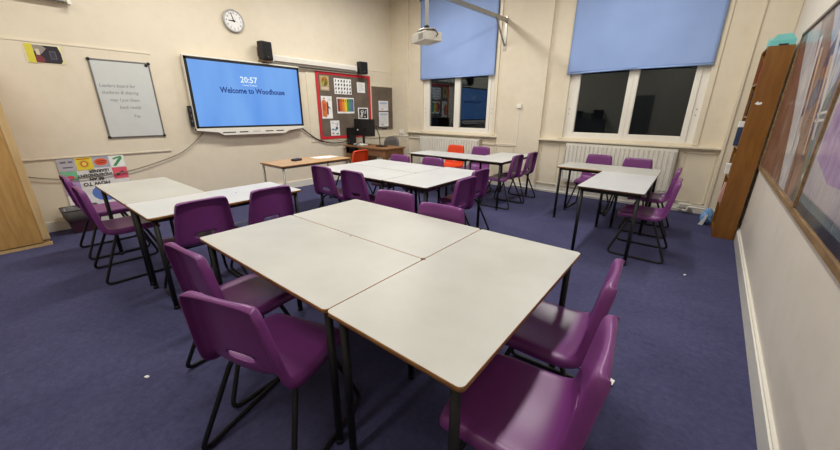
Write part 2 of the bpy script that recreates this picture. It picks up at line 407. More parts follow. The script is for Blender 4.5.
# radiators
def radiator(x0, x1, z0, z1, label):
    o = thing('radiator', label, 'radiator', ((x0+x1)/2, YB-.04, z0)); w = (x1-x0)/2; h = z1-z0
    prof = []; n = int(round((x1-x0)/.0667)); p = (2*w-.03)/n
    for i in range(n):
        x = -w+.015+i*p
        prof += [(x, -.068), (x+p*.12, -.094), (x+p*.70, -.094), (x+p*.82, -.068)]
    prof.append((w-.015, -.075))
    bm = BM()
    lo = [bm.verts.new((x, y, .04)) for x, y in prof]; hi = [bm.verts.new((x, y, h-.035)) for x, y in prof]
    for i in range(len(prof)-1): bm.faces.new((lo[i], lo[i+1], hi[i+1], hi[i]))
    add_box(bm, -w, w, -.078, -.07, 0, .045, bevel=.003); add_box(bm, -w, w, -.078, -.07, h-.04, h, bevel=.003)
    obj('front_panel', bm, M_skirt, o)
    bm = BM(); add_box(bm, -w, w, -.012, 0, 0, h); add_box(bm, -w+.01, w-.01, -.072, -.012, .02, h-.02)
    obj('rear_panel', bm, M_skirt, o)
    bm = BM(); 
    for k in range(int(2*w/.045)): add_box(bm, -w+.02+k*.045, -w+.042+k*.045, -.068, -.016, h-.004, h+.002)
    for s in (-1, 1): add_box(bm, s*w-.004 if s > 0 else -w-.004, s*w+.004, -.078, 0, 0, h)
    add_box(bm, -w, w, -.078, -.07, h, h+.006); add_box(bm, -w, w, -.008, 0, h, h+.006)
    obj('top_grille', bm, flat((206,202,188), .4), o)
    for s in (-1, 1):
        bm = BM(); add_tube(bm, fillet([(s*(w-.02), -.04, .06), (s*(w+.05), -.04, .06), (s*(w+.05), -.04, -z0+.0)], .03), .008)
        obj('pipe', bm, M_skirt, o)
    bm = BM(); add_lathe(bm, [(.018, -.02), (.022, 0), (.022, .05), (.015, .06)], 12, mat=Matrix.Translation((w+.05, -.04, .06))); obj('valve', bm, M_skirt, o)
    return o
radiator(-2.93, -1.36, .26, .9, 'white panel radiator behind the orange chair under the window')
radiator(.38, 1.98, .26, .93, 'white fluted radiator behind the two tables by the bookcase')
bm = BM()
add_tube(bm, [(-.1, YB-.05, .17), (2.28, YB-.05, .17)], .011); add_tube(bm, [(-.6, YB-.1, .05), (2.2, YB-.1, .05)], .014)
add_tube(bm, fillet([(2.2, YB-.1, .05), (2.26, YB-.17, .05), (2.26, YB-.17, .12), (2.5, YB-.22, .12)], .03), .014)
tag(obj('heating_pipe', bm, M_skirt), 'white painted heating pipes running along the skirting to the bookcase corner', 'pipes')
bm = BM(); add_box(bm, 2.14, 2.3, YB-.12, YB-.06, .08, .15, bevel=.006)
add_box(bm, 2.16, 2.28, YB-.125, YB-.12, .095, .135, mi=1)
tag(obj('socket_box', bm, [M_upvc, flat((190,186,172), .5)]), 'white double socket box low on the wall beside the bookcase', 'socket')

# wall switch with trunking on the pier
t = thing('sensor_box', 'small white wall box above a trunking drop on the pier', 'sensor', (-.57, YB-.06, 1.55))
bm = BM(); add_box(bm, -.045, .045, -.04, 0, -.04, .04, bevel=.012); obj('body', bm, M_upvc, t)
bm = BM(); add_box(bm, -.01, .01, -.012, 0, -.72, -.03, bevel=.003); add_box(bm, -.4, .01, -.012, 0, -.735, -.715, bevel=.003); obj('trunking', bm, M_upvc, t)
t = thing('wall_socket', 'white socket with plugged lead near the corner behind the teacher desk', 'socket', (-3.55, YB-.05, .96))
bm = BM(); add_box(bm, -.075, .075, -.02, 0, -.045, .045, bevel=.006); obj('faceplate', bm, M_upvc, t)
bm = BM(); add_box(bm, -.03, .02, -.06, -.02, -.03, .03, bevel=.008); add_tube(bm, fillet([(0, -.05, -.02), (.02, -.06, -.12), (.2, -.03, -.14), (.24, -.02, -.5)], .05), .005); obj('plug', bm, M_upvc, t)
bm = BM(); add_box(bm, -3.33, -2.99, YB-.03, YB-.005, .83, .855, bevel=.003); add_box(bm, XL+.03, -3.33, YB-.07, YB-.05, .86, .885, bevel=.003)
tag(obj('cable_trunking', bm, M_upvc), 'white cable trunking along the wall behind the teacher desk', 'trunking')

# ------------------------------------------------------------------ tables
def tabletop_bm(x0, x1, y0, y1, z1, th=.018, r=.022):
    bm = BM(); pts = []
    def rr(x0, x1, y0, y1, r):
        o = []
        for cx, cy, a in ((x1-r, y1-r, 0), (x0+r, y1-r, 90), (x0+r, y0+r, 180), (x1-r, y0+r, 270)):
            for k in range(6): o.append((cx+r*math.cos(R(a+18*k)), cy+r*math.sin(R(a+18*k))))
        return o
    out = rr(x0, x1, y0, y1, r); inn = rr(x0+.0015, x1-.0015, y0+.0015, y1-.0015, r-.0015)
    n = len(out)
    lv = [[bm.verts.new((x, y, z)) for x, y in ring] for ring, z in ((out, z1-th), (out, z1-.0015), (inn, z1))]
    bm.faces.new(lv[0][::-1]).material_index = 1; bm.faces.new(lv[2]).material_index = 0
    for a, b in zip(lv, lv[1:]):
        for i in range(n):
            f = bm.faces.new((a[i], a[(i+1) % n], b[(i+1) % n], b[i])); f.material_index = 1; f.smooth = True
    return bm
def table(x0, x1, y0, y1, label, group, h=.74, top=None, edge=None, legm=None, lr=.017, inset=.045, rail=.03, name='classroom_table', spots=(), shift=None):
    cx, cy = (x0+x1)/2, (y0+y1)/2; hx, hy = (x1-x0)/2-.0014, (y1-y0)/2-.0014
    t = thing(name, label, 'table', (cx, cy, 0), 0, group)
    lm = legm or M_black
    obj('tabletop', tabletop_bm(-hx, hx, -hy, hy, h), [top or M_lam, edge or M_edge], t)
    bm = BM(); i = inset-.012; z0, z1 = h-.018-rail, h-.018
    ax, ay = hx-i, hy-i
    add_box(bm, -ax, ax, -ay, -ay+.022, z0, z1); add_box(bm, -ax, ax, ay-.022, ay, z0, z1)
    add_box(bm, -ax, -ax+.022, -ay, ay, z0, z1); add_box(bm, ax-.022, ax, -ay, ay, z0, z1)
    obj('apron_frame', bm, lm, t)
    for sx in (-1, 1):
        for sy in (-1, 1):
            bm = BM(); add_tube(bm, [(0, 0, .012), (0, 0, h-.02)], lr, 12)
            g = obj('leg', bm, lm, t, loc=(sx*(hx-inset)+(shift[2] if shift and shift[:2] == (sx, sy) else 0), sy*(hy-inset), 0))
            bm = BM(); add_lathe(bm, [(lr+.002, 0), (lr+.002, .02), (lr, .025)], 12); obj('foot_cap', bm, M_blackpl, g)
    if spots:
        for x, y, r in spots:
            bm = BM(); add_lathe(bm, [(r, h), (r*.8, h+.0006)], 8, mat=Matrix.Translation((x-cx, y-cy, 0)))
            obj('screw_mark', bm, flat((70,60,55), .6), t)
    return t
GA = 'tables of the big block in front'
table(0, 1.2, 0, .6, 'pale grey table of the big block with two pushed in chairs facing the windows', GA, spots=((.14,.585,.004),(.66,.585,.006)))
table(0, 1.2, .6, 1.2, 'pale grey table of the big block on the side facing the middle block', GA)
table(1.2, 1.8, 0, 1.2, 'pale grey table set across the end of the big block, facing the display board wall', GA, spots=((1.206,.6,.006),))
GB = 'tables of the middle block'
table(-1.62, -.4, 1.92, 2.51, 'pale table of the middle block with two chair backs along its dark edge', GB, top=M_lam_white, edge=M_edge_dark)
table(-1.62, -.4, 2.51, 3.1, 'pale table of the middle block on the side facing the radiators', GB, top=M_lam_white, edge=M_edge_dark)
table(-.4, .2, 1.92, 3.14, 'pale table set across the end of the middle block beside two stacked-looking chair backs', GB, top=M_lam_white, edge=M_edge_dark)
GC = 'tables below the window by the teacher desk'
table(-1.81, -.6, 4.0, 4.6, 'pale table in front of the orange chair under the window', GC, top=M_lam_white, edge=M_edge_dark)
table(-.6, 0, 4.0, 5.25, 'pale table running towards the wall pier with two chairs at its outer side', GC, top=M_lam_white, edge=M_edge_dark)
GD = 'tables by the bookcase corner'
table(.72, 1.89, 4.2, 4.79, 'pale table parallel to the fluted radiator with two chairs behind it', GD, top=M_lam, edge=M_edge, shift=(1, -1, -.34))
table(1.3, 1.89, 3.0, 4.2, 'glossy pale table pointing from the radiator table into the room', GD, top=M_lam_white, edge=M_edge_dark, rail=.035)
GE = 'tables beside the upside-down poster'
table(-2.36, -1.24, -.08, .5, 'cream topped table in front of the upside-down poster', GE, top=M_lam, edge=M_edge)
table(-1.24, -.65, -.08, 1.11, 'pale table below the big screen with two dark chair backs along it', GE, top=M_lam_white, edge=M_edge, spots=((-1.0,.66,.008),))

t = table(-2.65, -2.05, 1.72, 2.9, 'low beech topped table with grey steel legs under the big screen', None, top=M_beech, edge=M_edge, legm=M_grey_metal, lr=.015, inset=.035, rail=.025, name='side_table')
bm = BM(); add_box(bm, -.045, .045, -.07, .07, 0, .03, bevel=.012, segs=3); add_box(bm, -.04, .04, -.065, .065, -.0, .008, mi=1)
tag(obj('board_eraser', bm, [flat((38,28,52), .6), flat((60,60,60), .9)], loc=(-2.4, 2.16, .7405), rot=(0,0,.3)), 'small dark board eraser on the beech table', 'eraser')
bm = BM()
for k, (a, dx) in enumerate(((0, 0), (.12, .03), (-.1, -.02))):
    m4 = Matrix.Translation((dx, dx*2, .001+k*.0012)) @ Matrix.Rotation(a, 4, 'Z')
    vs = [m4 @ Vector(p) for p in ((-.105,-.15,0), (.105,-.15,0), (.105,.15,0), (-.105,.15,0))]
    add_poly(bm, vs)
tag(obj('paper_stack', bm, P(240,238,230), loc=(-2.42, 2.66, .7405), rot=(0,0,.1)), 'loose white paper sheets on the far end of the beech table', 'paper')

# ------------------------------------------------------------------ chairs
def chair_shell_bm():
    # spine from front lip over the seat and up the back: (y, z, half width)
    sp = [(.238,.412,.172), (.240,.428,.188), (.226,.446,.200), (.17,.455,.209), (.08,.452,.214), (-.01,.446,.216), (-.08,.445,.216), (-.13,.451,.214),
          (-.158,.468,.211), (-.168,.494,.207), (-.173,.522,.203), (-.178,.562,.199), (-.183,.602,.195), (-.190,.66,.188), (-.198,.72,.180), (-.206,.775,.173),
          (-.211,.806,.168), (-.218,.822,.162), (-.232,.826,.158), (-.242,.814,.156)]
    cols = [(-1.035,-.036), (-1.045,-.018), (-1.01,.004), (-.93,.014), (-.72,.010), (-.36,.002), (0,0), (.36,.002), (.72,.010), (.93,.014), (1.01,.004), (1.045,-.018), (1.035,-.036)]
    bm = BM(); g = []
    for i, (y, z, w) in enumerate(sp):
        a = sp[max(0, i-1)]; b = sp[min(len(sp)-1, i+1)]
        ty, tz = b[0]-a[0], b[1]-a[1]; L = math.hypot(ty, tz) or 1; ty /= L; tz /= L
        ny, nz = tz, -ty
        end = {0: 0.0, 1: .45, 2: .85, len(sp)-3: .75, len(sp)-2: .35, len(sp)-1: 0.0}.get(i, 1.0)
        if i < 3: ny, nz = .1, .995
        if i > 15: ny, nz = .975, .22
        # the sides roll up where seat meets back
        roll = .010*math.exp(-((i-8)/4.5)**2)
        row = []
        for u, h in cols:
            hh = h*end + (roll*abs(u)**3 if abs(u) < 1 else roll)
            yy = y+ny*hh; zz = z+nz*hh
            if i < 3: zz -= .006*abs(u)**4; yy -= .014*abs(u)**3
            if i > 15: zz -= .008*abs(u)**6
            row.append(bm.verts.new((u*w, yy, zz)))
        g.append(row)
    for i in range(len(sp)-1):
        for k in range(len(cols)-1):
            if i == 10 and k in (5, 6): continue       # hand slot
            f = bm.faces.new((g[i][k], g[i][k+1], g[i+1][k+1], g[i+1][k])); f.smooth = True
    cl = bm.edges.layers.float.new('crease_edge')
    for i, k, j, l in ((10,5,10,6), (10,6,10,7), (11,5,11,6), (11,6,11,7), (10,5,11,5), (10,7,11,7)):
        e = bm.edges.get((g[i][k], g[j][l]))
        if e: e[cl] = .85
    return bm
def make_chair(label, m, x, y, th, group='purple plastic chairs'):
    t = thing('student_chair', label, 'chair', (x, y, 0), R(th), group)
    o = obj('seat_shell', chair_shell_bm(), m, t)
    b = o.modifiers.new('smooth', 'SUBSURF'); b.levels = 1; b.render_levels = 2
    s = o.modifiers.new('thick', 'SOLIDIFY'); s.thickness = .006; s.offset = -1
    for sx in (-1, 1):
        bm = BM()
        pts = fillet([(sx*.13, .095, .434), (sx*.175, .12, .40), (sx*.25, .255, .012), (sx*.25, -.265, .012), (sx*.175, -.10, .40), (sx*.13, -.075, .432)], .055, 5)
        add_tube(bm, pts, .0115, 10)
        obj('skid_leg', bm, M_black, t)
    for yy, zz in ((.095, .434), (-.075, .432)):
        bm = BM(); add_tube(bm, [(-.135, yy, zz), (.135, yy, zz)], .0115, 10); obj('crossbar', bm, M_black, t)
    bm = BM()
    for sx in (-1, 1): add_box(bm, sx*.10-.012, sx*.10+.012, -.085, .105, .437, .444)
    obj('mounting_plate', bm, M_black, t)
    return t
chairs = [
 ('purple chair turned askew at the big block, its whole back and hand slot showing', .888, -.05, 18),
 ('purple chair half tucked under the big block, partly hidden behind the askew one', .33, .05, 5),
 ('purple chair at the outer corner of the big block with table shadow across its seat', 1.85, .335, 96),
 ('purple chair at the big block standing over white paper scraps on the carpet', 1.78, .868, 94),
 ('purple chair back above the far big block edge, beside the dark chair pair', .335, 1.145, 190),
 ('purple chair back rising above the big block edge, beside the seam of the end table', .86, 1.045, 187),
 ('dark purple chair at the end of the middle block closest to the beech table', -1.255, 1.99, 0),
 ('dark purple chair at the middle block, second from the beech table', -.728, 2.01, 0),
 ('purple chair at the open end of the middle block, overlapping another chair from behind', .22, 2.27, 90),
 ('purple chair at the open end of the middle block, closer to the windows', .08, 2.812, 90),
 ('purple chair behind the middle block, just in front of the brown teacher desk', -1.29, 2.99, 180),
 ('purple chair behind the middle block, in front of the orange chair', -.728, 3.06, 180),
 ('purple chair against the radiator beside the orange chair', -.98, 4.93, 180),
 ('purple chair at the outer side of the window table, facing the teacher desk corner', -.15, 4.40, 90),
 ('purple chair at the outer side of the window table, closest to the wall pier', -.12, 4.925, 90),
 ('purple chair in front of the fluted radiator behind the open end of the table', 1.02, 5.08, 178),
 ('purple chair tucked in front of the fluted radiator, beside the junction of the two tables', 1.56, 4.985, 180),
 ('purple chair by the bookcase with its full black skid base in view', 1.89, 3.55, 90),
 ('purple chair by the bookcase, behind its twin and nearer the radiator', 1.85, 4.44, 90),
 ('purple chair in profile at the poster table, second from the waste bin', -1.80, -.03, 0),
 ('purple chair at the poster table standing right beside the waste bin', -2.598, -.02, 0),
 ('dark purple chair with back to the big block, closest to the waste bin side', -.835, .25, 90),
 ('dark purple chair with back to the big block, beneath the big screen', -.83, .782, 90),
]
proto = make_chair(chairs[0][0], M_purple, chairs[0][1], chairs[0][2], chairs[0][3])
for lb, x, y, th in chairs[1:]: dup(proto, (x, y, 0), R(th), lb)
oc = make_chair('bright orange chair between the radiator and the window table', M_orange, -1.508, 4.88, 180, 'orange plastic chairs')
dup(oc, (-2.42, 3.2, 0), R(98), 'bright orange chair beside the brown teacher desk')

# ------------------------------------------------------------------ teacher corner
t = thing('teacher_desk', 'brown wooden teacher desk against the wall below the notice boards', 'desk', (-3.18, 4.49, 0))
bm = BM(); add_box(bm, -.63, .63, -.31, .31, .715, .74, bevel=.003); obj('tabletop', bm, M_desk, t)
bm = BM(); add_box(bm, -.58, .58, -.27, -.25, .575, .715); add_box(bm, -.58, .58, .25, .27, .575, .715); add_box(bm, .56, .58, -.25, .25, .575, .715); obj('apron', bm, M_desk, t)
for sx, sy in ((1,-1), (1,1)):
    bm = BM(); add_box(bm, -.03, .03, -.03, .03, 0, .715, bevel=.003); obj('leg', bm, M_desk, t, loc=(sx*.565, sy*.25, 0))
bm = BM(); add_box(bm, -.61, -.2, -.27, .27, .06, .712, bevel=.003); obj('pedestal', bm, M_desk, t)
for z in (.1, .3, .5):
    bm = BM(); add_box(bm, -.59, -.22, .27, .285, z, z+.18, bevel=.003); q = obj('drawer', bm, M_desk, t)
    bm = BM(); add_tube(bm, [(-.46, .3, z+.09), (-.35, .3, z+.09)], .006); add_tube(bm, [(-.46,.285,z+.09),(-.46,.3,z+.09)], .005); add_tube(bm, [(-.35,.285,z+.09),(-.35,.3,z+.09)], .005); obj('handle', bm, M_steel, q)
t = thing('computer_monitor', 'black monitor with a small sticker on the teacher desk', 'monitor', (-3.47, 4.51, .74), R(3))
bm = BM(); add_box(bm, -.285, .285, -.03, .02, .19, .54, bevel=.01); obj('screen_housing', bm, M_blackpl, t)
bm = BM(); add_box(bm, -.27, .27, .0205, .022, .21, .52); obj('screen', bm, flat((30,32,40), .2), t)
bm = BM(); add_box(bm, -.03, .03, -.05, -.028, .03, .36, bevel=.006); obj('stand', bm, M_blackpl, t)
bm = BM(); add_lathe(bm, [(.13, 0), (.13, .01), (.04, .02)], 24, mat=Matrix.Diagonal((1,.75,1,1))); obj('base', bm, M_blackpl, t)
bm = BM(); add_box(bm, -.2, -.16, -.0315, -.0305, .3, .33); obj('sticker', bm, P(230,230,225), t)
t = thing('computer_tower', 'black computer tower at the wall end of the teacher desk', 'computer', (-3.757, 4.4, .74), 0)
bm = BM(); add_box(bm, -.056, .056, -.10, .06, 0, .36, bevel=.006); obj('case', bm, M_blackpl, t)
bm = BM(); add_box(bm, -.04, .04, -.104, -.10, .03, .12); add_box(bm, -.04, .04, -.103, -.10, .2, .205); obj('rear_vent', bm, flat((45,45,48), .6), t)
t = thing('document_camera', 'thin black document camera arm beside the monitor', 'camera', (-2.96, 4.5, .74))
bm = BM(); add_box(bm, -.1, .1, -.08, .08, 0, .025, bevel=.008); obj('base', bm, M_blackpl, t)
bm = BM(); add_tube(bm, fillet([(-.04, 0, .02), (-.06, 0, .22), (-.16, 0, .4)], .03), .009); add_tube(bm, [(-.16, 0, .4), (.07, 0, .37)], .01); obj('arm', bm, M_blackpl, t)
bm = BM(); add_box(bm, .04, .14, -.025, .025, .345, .38, bevel=.008); obj('camera_head', bm, M_blackpl, t)
bm = BM()
for k in range(9):
    m4 = Matrix.Translation((random.uniform(-.02,.02), random.uniform(-.02,.02), .004*k)) @ Matrix.Rotation(random.uniform(-.25,.25), 4, 'Z')
    r = bmesh.ops.create_cube(bm, size=1); 
    for v in r['verts']: v.co = m4 @ Vector((v.co.x*.26, v.co.y*.17, v.co.z*.0035+.002))
tag(obj('paper_stack', bm, P(236,234,228), loc=(-3.42, 4.345, .7405)), 'untidy white papers on the teacher desk in front of the monitor', 'paper')
bm = BM()
for a in range(5):
    x = -3.6+a*.06
    add_tube(bm, fillet([(x, 4.36+a*.01, .76), (x+.05, 4.27, .76+.02*a), (x-.02*a, 4.175-.004*a, .72), (x+.01, 4.168-.004*a, .25+.07*a)], .05), .004, 6)
tag(obj('cable_tangle', bm, flat((40,40,42), .5)), 'dark cables hanging over the edge of the teacher desk', 'cables')

t = thing('office_chair', 'grey swivel chair with a rounded back behind the teacher desk', 'chair', (-3.5, 5.2, 0), R(180))
bm = BM()
prof = []
for k in range(25):
    a = 2*PI*k/24
for k in range(24):
    a = 2*PI*k/24; e = .5
    prof.append((.235*math.copysign(abs(math.cos(a))**.75, math.cos(a)), .22*math.copysign(abs(math.sin(a))**.8, math.sin(a))))
add_prism(bm, prof, lambda u, v, w: (u, -.22+w-.05*(u/.24)**2*-1, .66+v), -.03, .03)
o = obj('backrest', bm, M_greyfab, t); o.modifiers.new('b', 'BEVEL').width = .012
bm = BM(); add_box(bm, -.23, .23, -.21, .22, .42, .49, bevel=.03, segs=3); obj('seat', bm, M_greyfab, t)
bm = BM(); add_tube(bm, [(0,0,.08), (0,0,.42)], .025); obj('column', bm, M_blackpl, t)
bm = BM(); add_tube(bm, fillet([(0,-.1,.42), (0,-.27,.42), (0,-.26,.62)], .05), .015); obj('back_support', bm, M_blackpl, t)
for k in range(5):
    a = 2*PI*k/5; bm = BM(); add_tube(bm, [(0,0,.1), (.27*math.cos(a), .27*math.sin(a), .065)], .016)
    g = obj('leg', bm, M_blackpl, t)
    bm = BM(); add_lathe(bm, [(.02,-.02), (.027,-.012), (.027,.012), (.02,.02)], 12, mat=Matrix.Translation((.27*math.cos(a), .27*math.sin(a), .027)) @ Matrix.Rotation(R(90), 4, 'X')); obj('caster', bm, M_blackpl, g)

# ------------------------------------------------------------------ interactive display
t = thing('interactive_display', 'large wall mounted screen lit blue with a welcome message', 'screen', (XL, 2.3, 1.14))
Y0, Y1, H1 = -.92, .92, 1.055
bm = BM(); add_box(bm, .03, .105, Y0, Y1, 0, H1, bevel=.008); obj('housing', bm, M_upvc, t)
bm = BM()
for a in ((Y0+.012, Y1-.012, H1-.06, H1-.022), (Y0+.012, Y1-.012, .03, .062), (Y0+.008, Y0+.045, .03, H1-.022), (Y1-.045, Y1-.008, .03, H1-.022)):
    add_box(bm, .1, .111, a[0], a[1], a[2], a[3])
obj('bezel', bm, M_black, t)
bm = BM(); add_box(bm, .1, .107, Y0+.04, Y1-.04, .055, H1-.05); sc = obj('screen', bm, M_screen, t)
text('clock_text', '20:57', .125, M_txt_white, sc, (.108, -.02, .725), ROT_TV, 'CENTER', sx=1.0, bold=.002)
text('date_text', 'Tuesday 10 January', .036, M_txt_white, sc, (.108, -.015, .675), ROT_TV, 'CENTER', sx=.85)
text('welcome_text', 'Welcome to Woodhouse', .118, M_txt_navy, sc, (.108, .05, .56), ROT_TV, 'CENTER', sx=.87, bold=.003)
bm = BM()
pts = [(Y0+.0, .005), (Y0+.30, -.03), (Y0+.38, -.075), (Y1-.42, -.085), (Y1-.33, -.04), (Y1-.0, -.0), (Y1-.0, .03), (Y0+.0, .035)]
add_prism(bm, pts, lambda u, v, w: (w, u, v), .05, .125)
obj('control_bar', bm, M_upvc, t)
bm = BM()
for y0, y1 in ((-.56, -.36), (-.30, -.16), (.14, .28), (.34, .48)):
    add_box(bm, .125, .1262, y0, y1, -.045, -.028)
for y0 in (-.28, -.22, .17, .23, .37, .43): add_box(bm, .126, .1275, y0, y0+.03, -.043, -.03)
obj('port_strip', bm, flat((60,60,66), .4), t)
bm = BM(); add_box(bm, .125, .1262, -.08, .05, -.05, -.022); obj('logo_plate', bm, flat((205,203,196), .4), t)
bm = BM(); add_box(bm, .03, .08, Y0-.045, Y0-.002, .06, .36, bevel=.008); o = obj('pen_holder', bm, M_blackpl, t)
bm = BM()
for z in (.11, .19, .27): add_tube(bm, [(.085, Y0-.025, z), (.085, Y0-.025, z+.05)], .007, 8)
obj('stylus', bm, flat((90,90,95), .4), o)
bm = BM(); add_box(bm, .002, .03, -.4, .4, .3, .8); obj('wall_bracket', bm, M_blackpl, t)

# wall cables
def sag_cable(pts, r, m, label):
    bm = BM(); P3 = [Vector((XL+.03, y, z)) for y, z in pts]; out = []
    for i in range(len(P3)-1):
        p0, p1, p2, p3 = P3[max(i-1,0)], P3[i], P3[i+1], P3[min(i+2, len(P3)-1)]
        for k in range(6):
            s = k/6; out.append(.5*((2*p1)+(-p0+p2)*s+(2*p0-5*p1+4*p2-p3)*s*s+(-p0+3*p1-3*p2+p3)*s**3))
    out.append(P3[-1]); add_tube(bm, out, r, 8)
    tag(obj('wall_cable', bm, m), label, 'cable')
sag_cable([(1.5,1.12), (1.42,1.04), (1.25,.90), (1.06,.80), (.61,.67), (.28,.625), (-.1,.62), (-.36,.67), (-.7,.78)], .006, flat((130,118,100), .6), 'thin cable drooping from the big screen past the upside-down poster')
sag_cable([(3.22,1.12), (3.3,1.06), (3.5,.92), (3.7,.84), (3.9,.80), (4.19,.80), (4.45,.86)], .011, M_blackpl, 'thick black cable looping from the big screen to the teacher desk')

# speakers, screen case, clock
for y, z, w, h, lb, rz in ((2.59, 2.24, .19, .27, 'black wall speaker above the top corner of the big screen', 8), (4.76, 2.19, .2, .235, 'black wall speaker above the corner of the red edged board', -6)):
    t = thing('wall_speaker', lb, 'speaker', (XL, y, z), 0, 'black wall speakers')
    bm = BM(); add_box(bm, .07, .2, -w/2, w/2, 0, h, bevel=.018, segs=3); s = obj('cabinet', bm, M_blackpl, t, rot=(0,0,R(rz)))
    bm = BM(); add_box(bm, .2, .206, -w/2+.015, w/2-.015, .02, h-.015, bevel=.003); obj('grille', bm, flat((12,12,13), .8), s)
    bm = BM(); add_box(bm, .207, .209, -.008, .008, .035, .045); obj('badge', bm, M_steel, s)
    bm = BM(); add_box(bm, .0, .09, -.03, .03, h*.3, h*.6); add_box(bm, 0, .02, -.05, .05, h*.2, h*.7)
    if y < 3: add_box(bm, .02, .16, -.06, .1, -.035, -.0, bevel=.005)
    obj('bracket', bm, flat((120,90,60), .5), t)
t = thing('screen_case', 'long white pull down screen case between the two black speakers', 'screen case', (XL, 3.75, 2.2))
bm = BM(); add_prism(bm, [(0.0,.14), (.07,.145), (.1,.12), (.1,.05), (.06,.035), (0,.03)], lambda u, v, w: (u, w, v), -.99, .86); obj('case', bm, M_skirt, t)
bm = BM(); add_box(bm, 0, .085, -1.02, .88, .0, .034, bevel=.006); obj('lower_rail', bm, flat((120,112,100), .5), t)
bm = BM(); add_box(bm, 0, .05, -.5, .86, -.03, -.004, bevel=.004); add_box(bm, .05, .058, -.5, .86, -.03, -.024); obj('pull_bar', bm, flat((186,180,166), .5), t)
for s in (-.995, .865):
    bm = BM(); add_box(bm, 0, .105, s-.012, s+.012, .03, .15, bevel=.004); obj('end_cap', bm, M_upvc, t)
t = thing('wall_mounted_screen', 'white tube shaped roller screen case high above the taped picture', 'screen case', (XL, -.69, 2.63))
bm = BM(); add_tube(bm, [(.06, -1.3, .0), (.06, 1.02, .0)], .032, 16); obj('case', bm, M_upvc, t)
bm = BM(); add_box(bm, 0, .09, 1.02, 1.05, -.045, .04, bevel=.01); add_tube(bm, [(.07, 1.035, -.05), (.13, 1.035, -.045)], .018); obj('end_bracket', bm, M_upvc, t)
bm = BM(); add_box(bm, .05, .08, -1.3, 1.0, -.042, -.033); obj('bottom_bar', bm, flat((80,76,70), .5), t)

t = thing('wall_clock', 'round white wall clock above the big screen', 'clock', (XL, 2.215, 2.75))
MC = Matrix.Rotation(R(90), 4, 'Y')
bm = BM(); add_lathe(bm, [(.155,0), (.16,.01), (.16,.035), (.15,.045), (.14,.044), (.138,.03)], 40, mat=MC); obj('rim', bm, flat((176,174,172), .3), t)
bm = BM(); add_lathe(bm, [(.139,.03), (.139,.034)], 40, mat=MC); fc = obj('dial', bm, P(236,234,230), t)
for n in range(1, 13):
    a = R(90-30*n); text('numeral', str(n), .04, M_blackpl, fc, (.0345, .108*math.cos(a), .108*math.sin(a)-.014), ROT_TV, 'CENTER')
bm = BM()
for n in range(60):
    a = R(6*n); c, s = math.cos(a), math.sin(a); w = .002 if n % 5 else .004; r0 = .130
    add_poly(bm, [(.0345, r0*c-w*s, r0*s+w*c), (.0345, r0*c+w*s, r0*s-w*c), (.0345, .137*c+w*s, .137*s-w*c), (.0345, .137*c-w*s, .137*s+w*c)])
obj('minute_marks', bm, M_blackpl, fc)
for nm, ang, L, w in (('hour_hand', 90-268.5, .08, .009), ('minute_hand', 90-342, .112, .007)):
    bm = BM(); a = R(ang); c, s = math.cos(a), math.sin(a)
    add_prism(bm, [(-.02, -w), (L, -w*.6), (L, w*.6), (-.02, w)], lambda u, v, ww: (ww, u*c-v*s, u*s+v*c), .037, .039); obj(nm, bm, M_blackpl, t)

# ------------------------------------------------------------------ flat things on the screen wall
def sheet(name, label, cat, y0, z0, y1, z1, m, x=XL+.03, group=None, tilt=0, th=.0015):
    t = thing(name, label, cat, (x, (y0+y1)/2, (z0+z1)/2), 0, group); t.rotation_euler = (R(tilt), 0, 0)
    hy, hz = (y1-y0)/2, (z1-z0)/2
    bm = BM(); n = 6; g = []
    for j in range(n+1):
        g.append([bm.verts.new((th+.0015*math.sin(i*1.3+j*.9), -hy+2*hy*i/n, -hz+2*hz*j/n)) for i in range(n+1)])
    for j in range(n):
        for i in range(n): bm.faces.new((g[j][i], g[j][i+1], g[j+1][i+1], g[j+1][i])).smooth = True
    obj('sheet', bm, m, t); return t
def art(t, name, polys, x=.005, mats=None):
    """polys: list of (colour, [(y, z)...]) in the sheet's own frame"""
    bm = BM(); cols = []; 
    for k, (c, pts) in enumerate(polys):
        if c not in cols: cols.append(c)
        add_poly(bm, [(x+k*.00006, y, z) for y, z in pts], cols.index(c))
    return obj(name, bm, [P(*c) for c in cols], t, fixn=False)
def rc(y0, y1, z0, z1): return [(y0,z0), (y1,z0), (y1,z1), (y0,z1)]
def ell(cy, cz, ry, rz, n=14): return [(cy+ry*math.cos(2*PI*k/n), cz+rz*math.sin(2*PI*k/n)) for k in range(n)]

# whiteboard
t = thing('whiteboard', 'small portrait whiteboard with faint handwriting', 'whiteboard', (XL+.012, .685, 1.56))
bm = BM(); add_box(bm, 0, .012, -.3, .3, -.465, .465); obj('writing_surface', bm, flat((205,208,204), .22, var=.02), t)
bm = BM()
for a in ((-.308, -.292, -.47, .47), (.292, .308, -.47, .47), (-.308, .308, -.475, -.458), (-.308, .308, .458, .475)): add_box(bm, 0, .018, *a, bevel=.003)
obj('frame', bm, flat((130,128,124), .35, .7), t)
for y, z in ((-.3,.465), (.3,.465), (-.3,-.465), (.3,-.465), (.27,.44)):
    bm = BM(); add_lathe(bm, [(.018,.0), (.018,.02), (.012,.026)], 14, mat=Matrix.Translation((0,y,z)) @ MC)
    obj('corner_clip' if y != .27 else 'magnet', bm, M_blackpl, t)
ink = flat((120,128,128), .6)
for s, y, z in (('Leaders board for', -.27, .15), ('students & sharing', -.26, .07), ('may I put them', -.20, -.02), ('back neatly', -.12, -.11), ('Yes.', -.0, -.22)):
    text('handwriting', s, .058, ink, t, (.0125, y, z), ROT_TV, shear=.3, sx=.86)

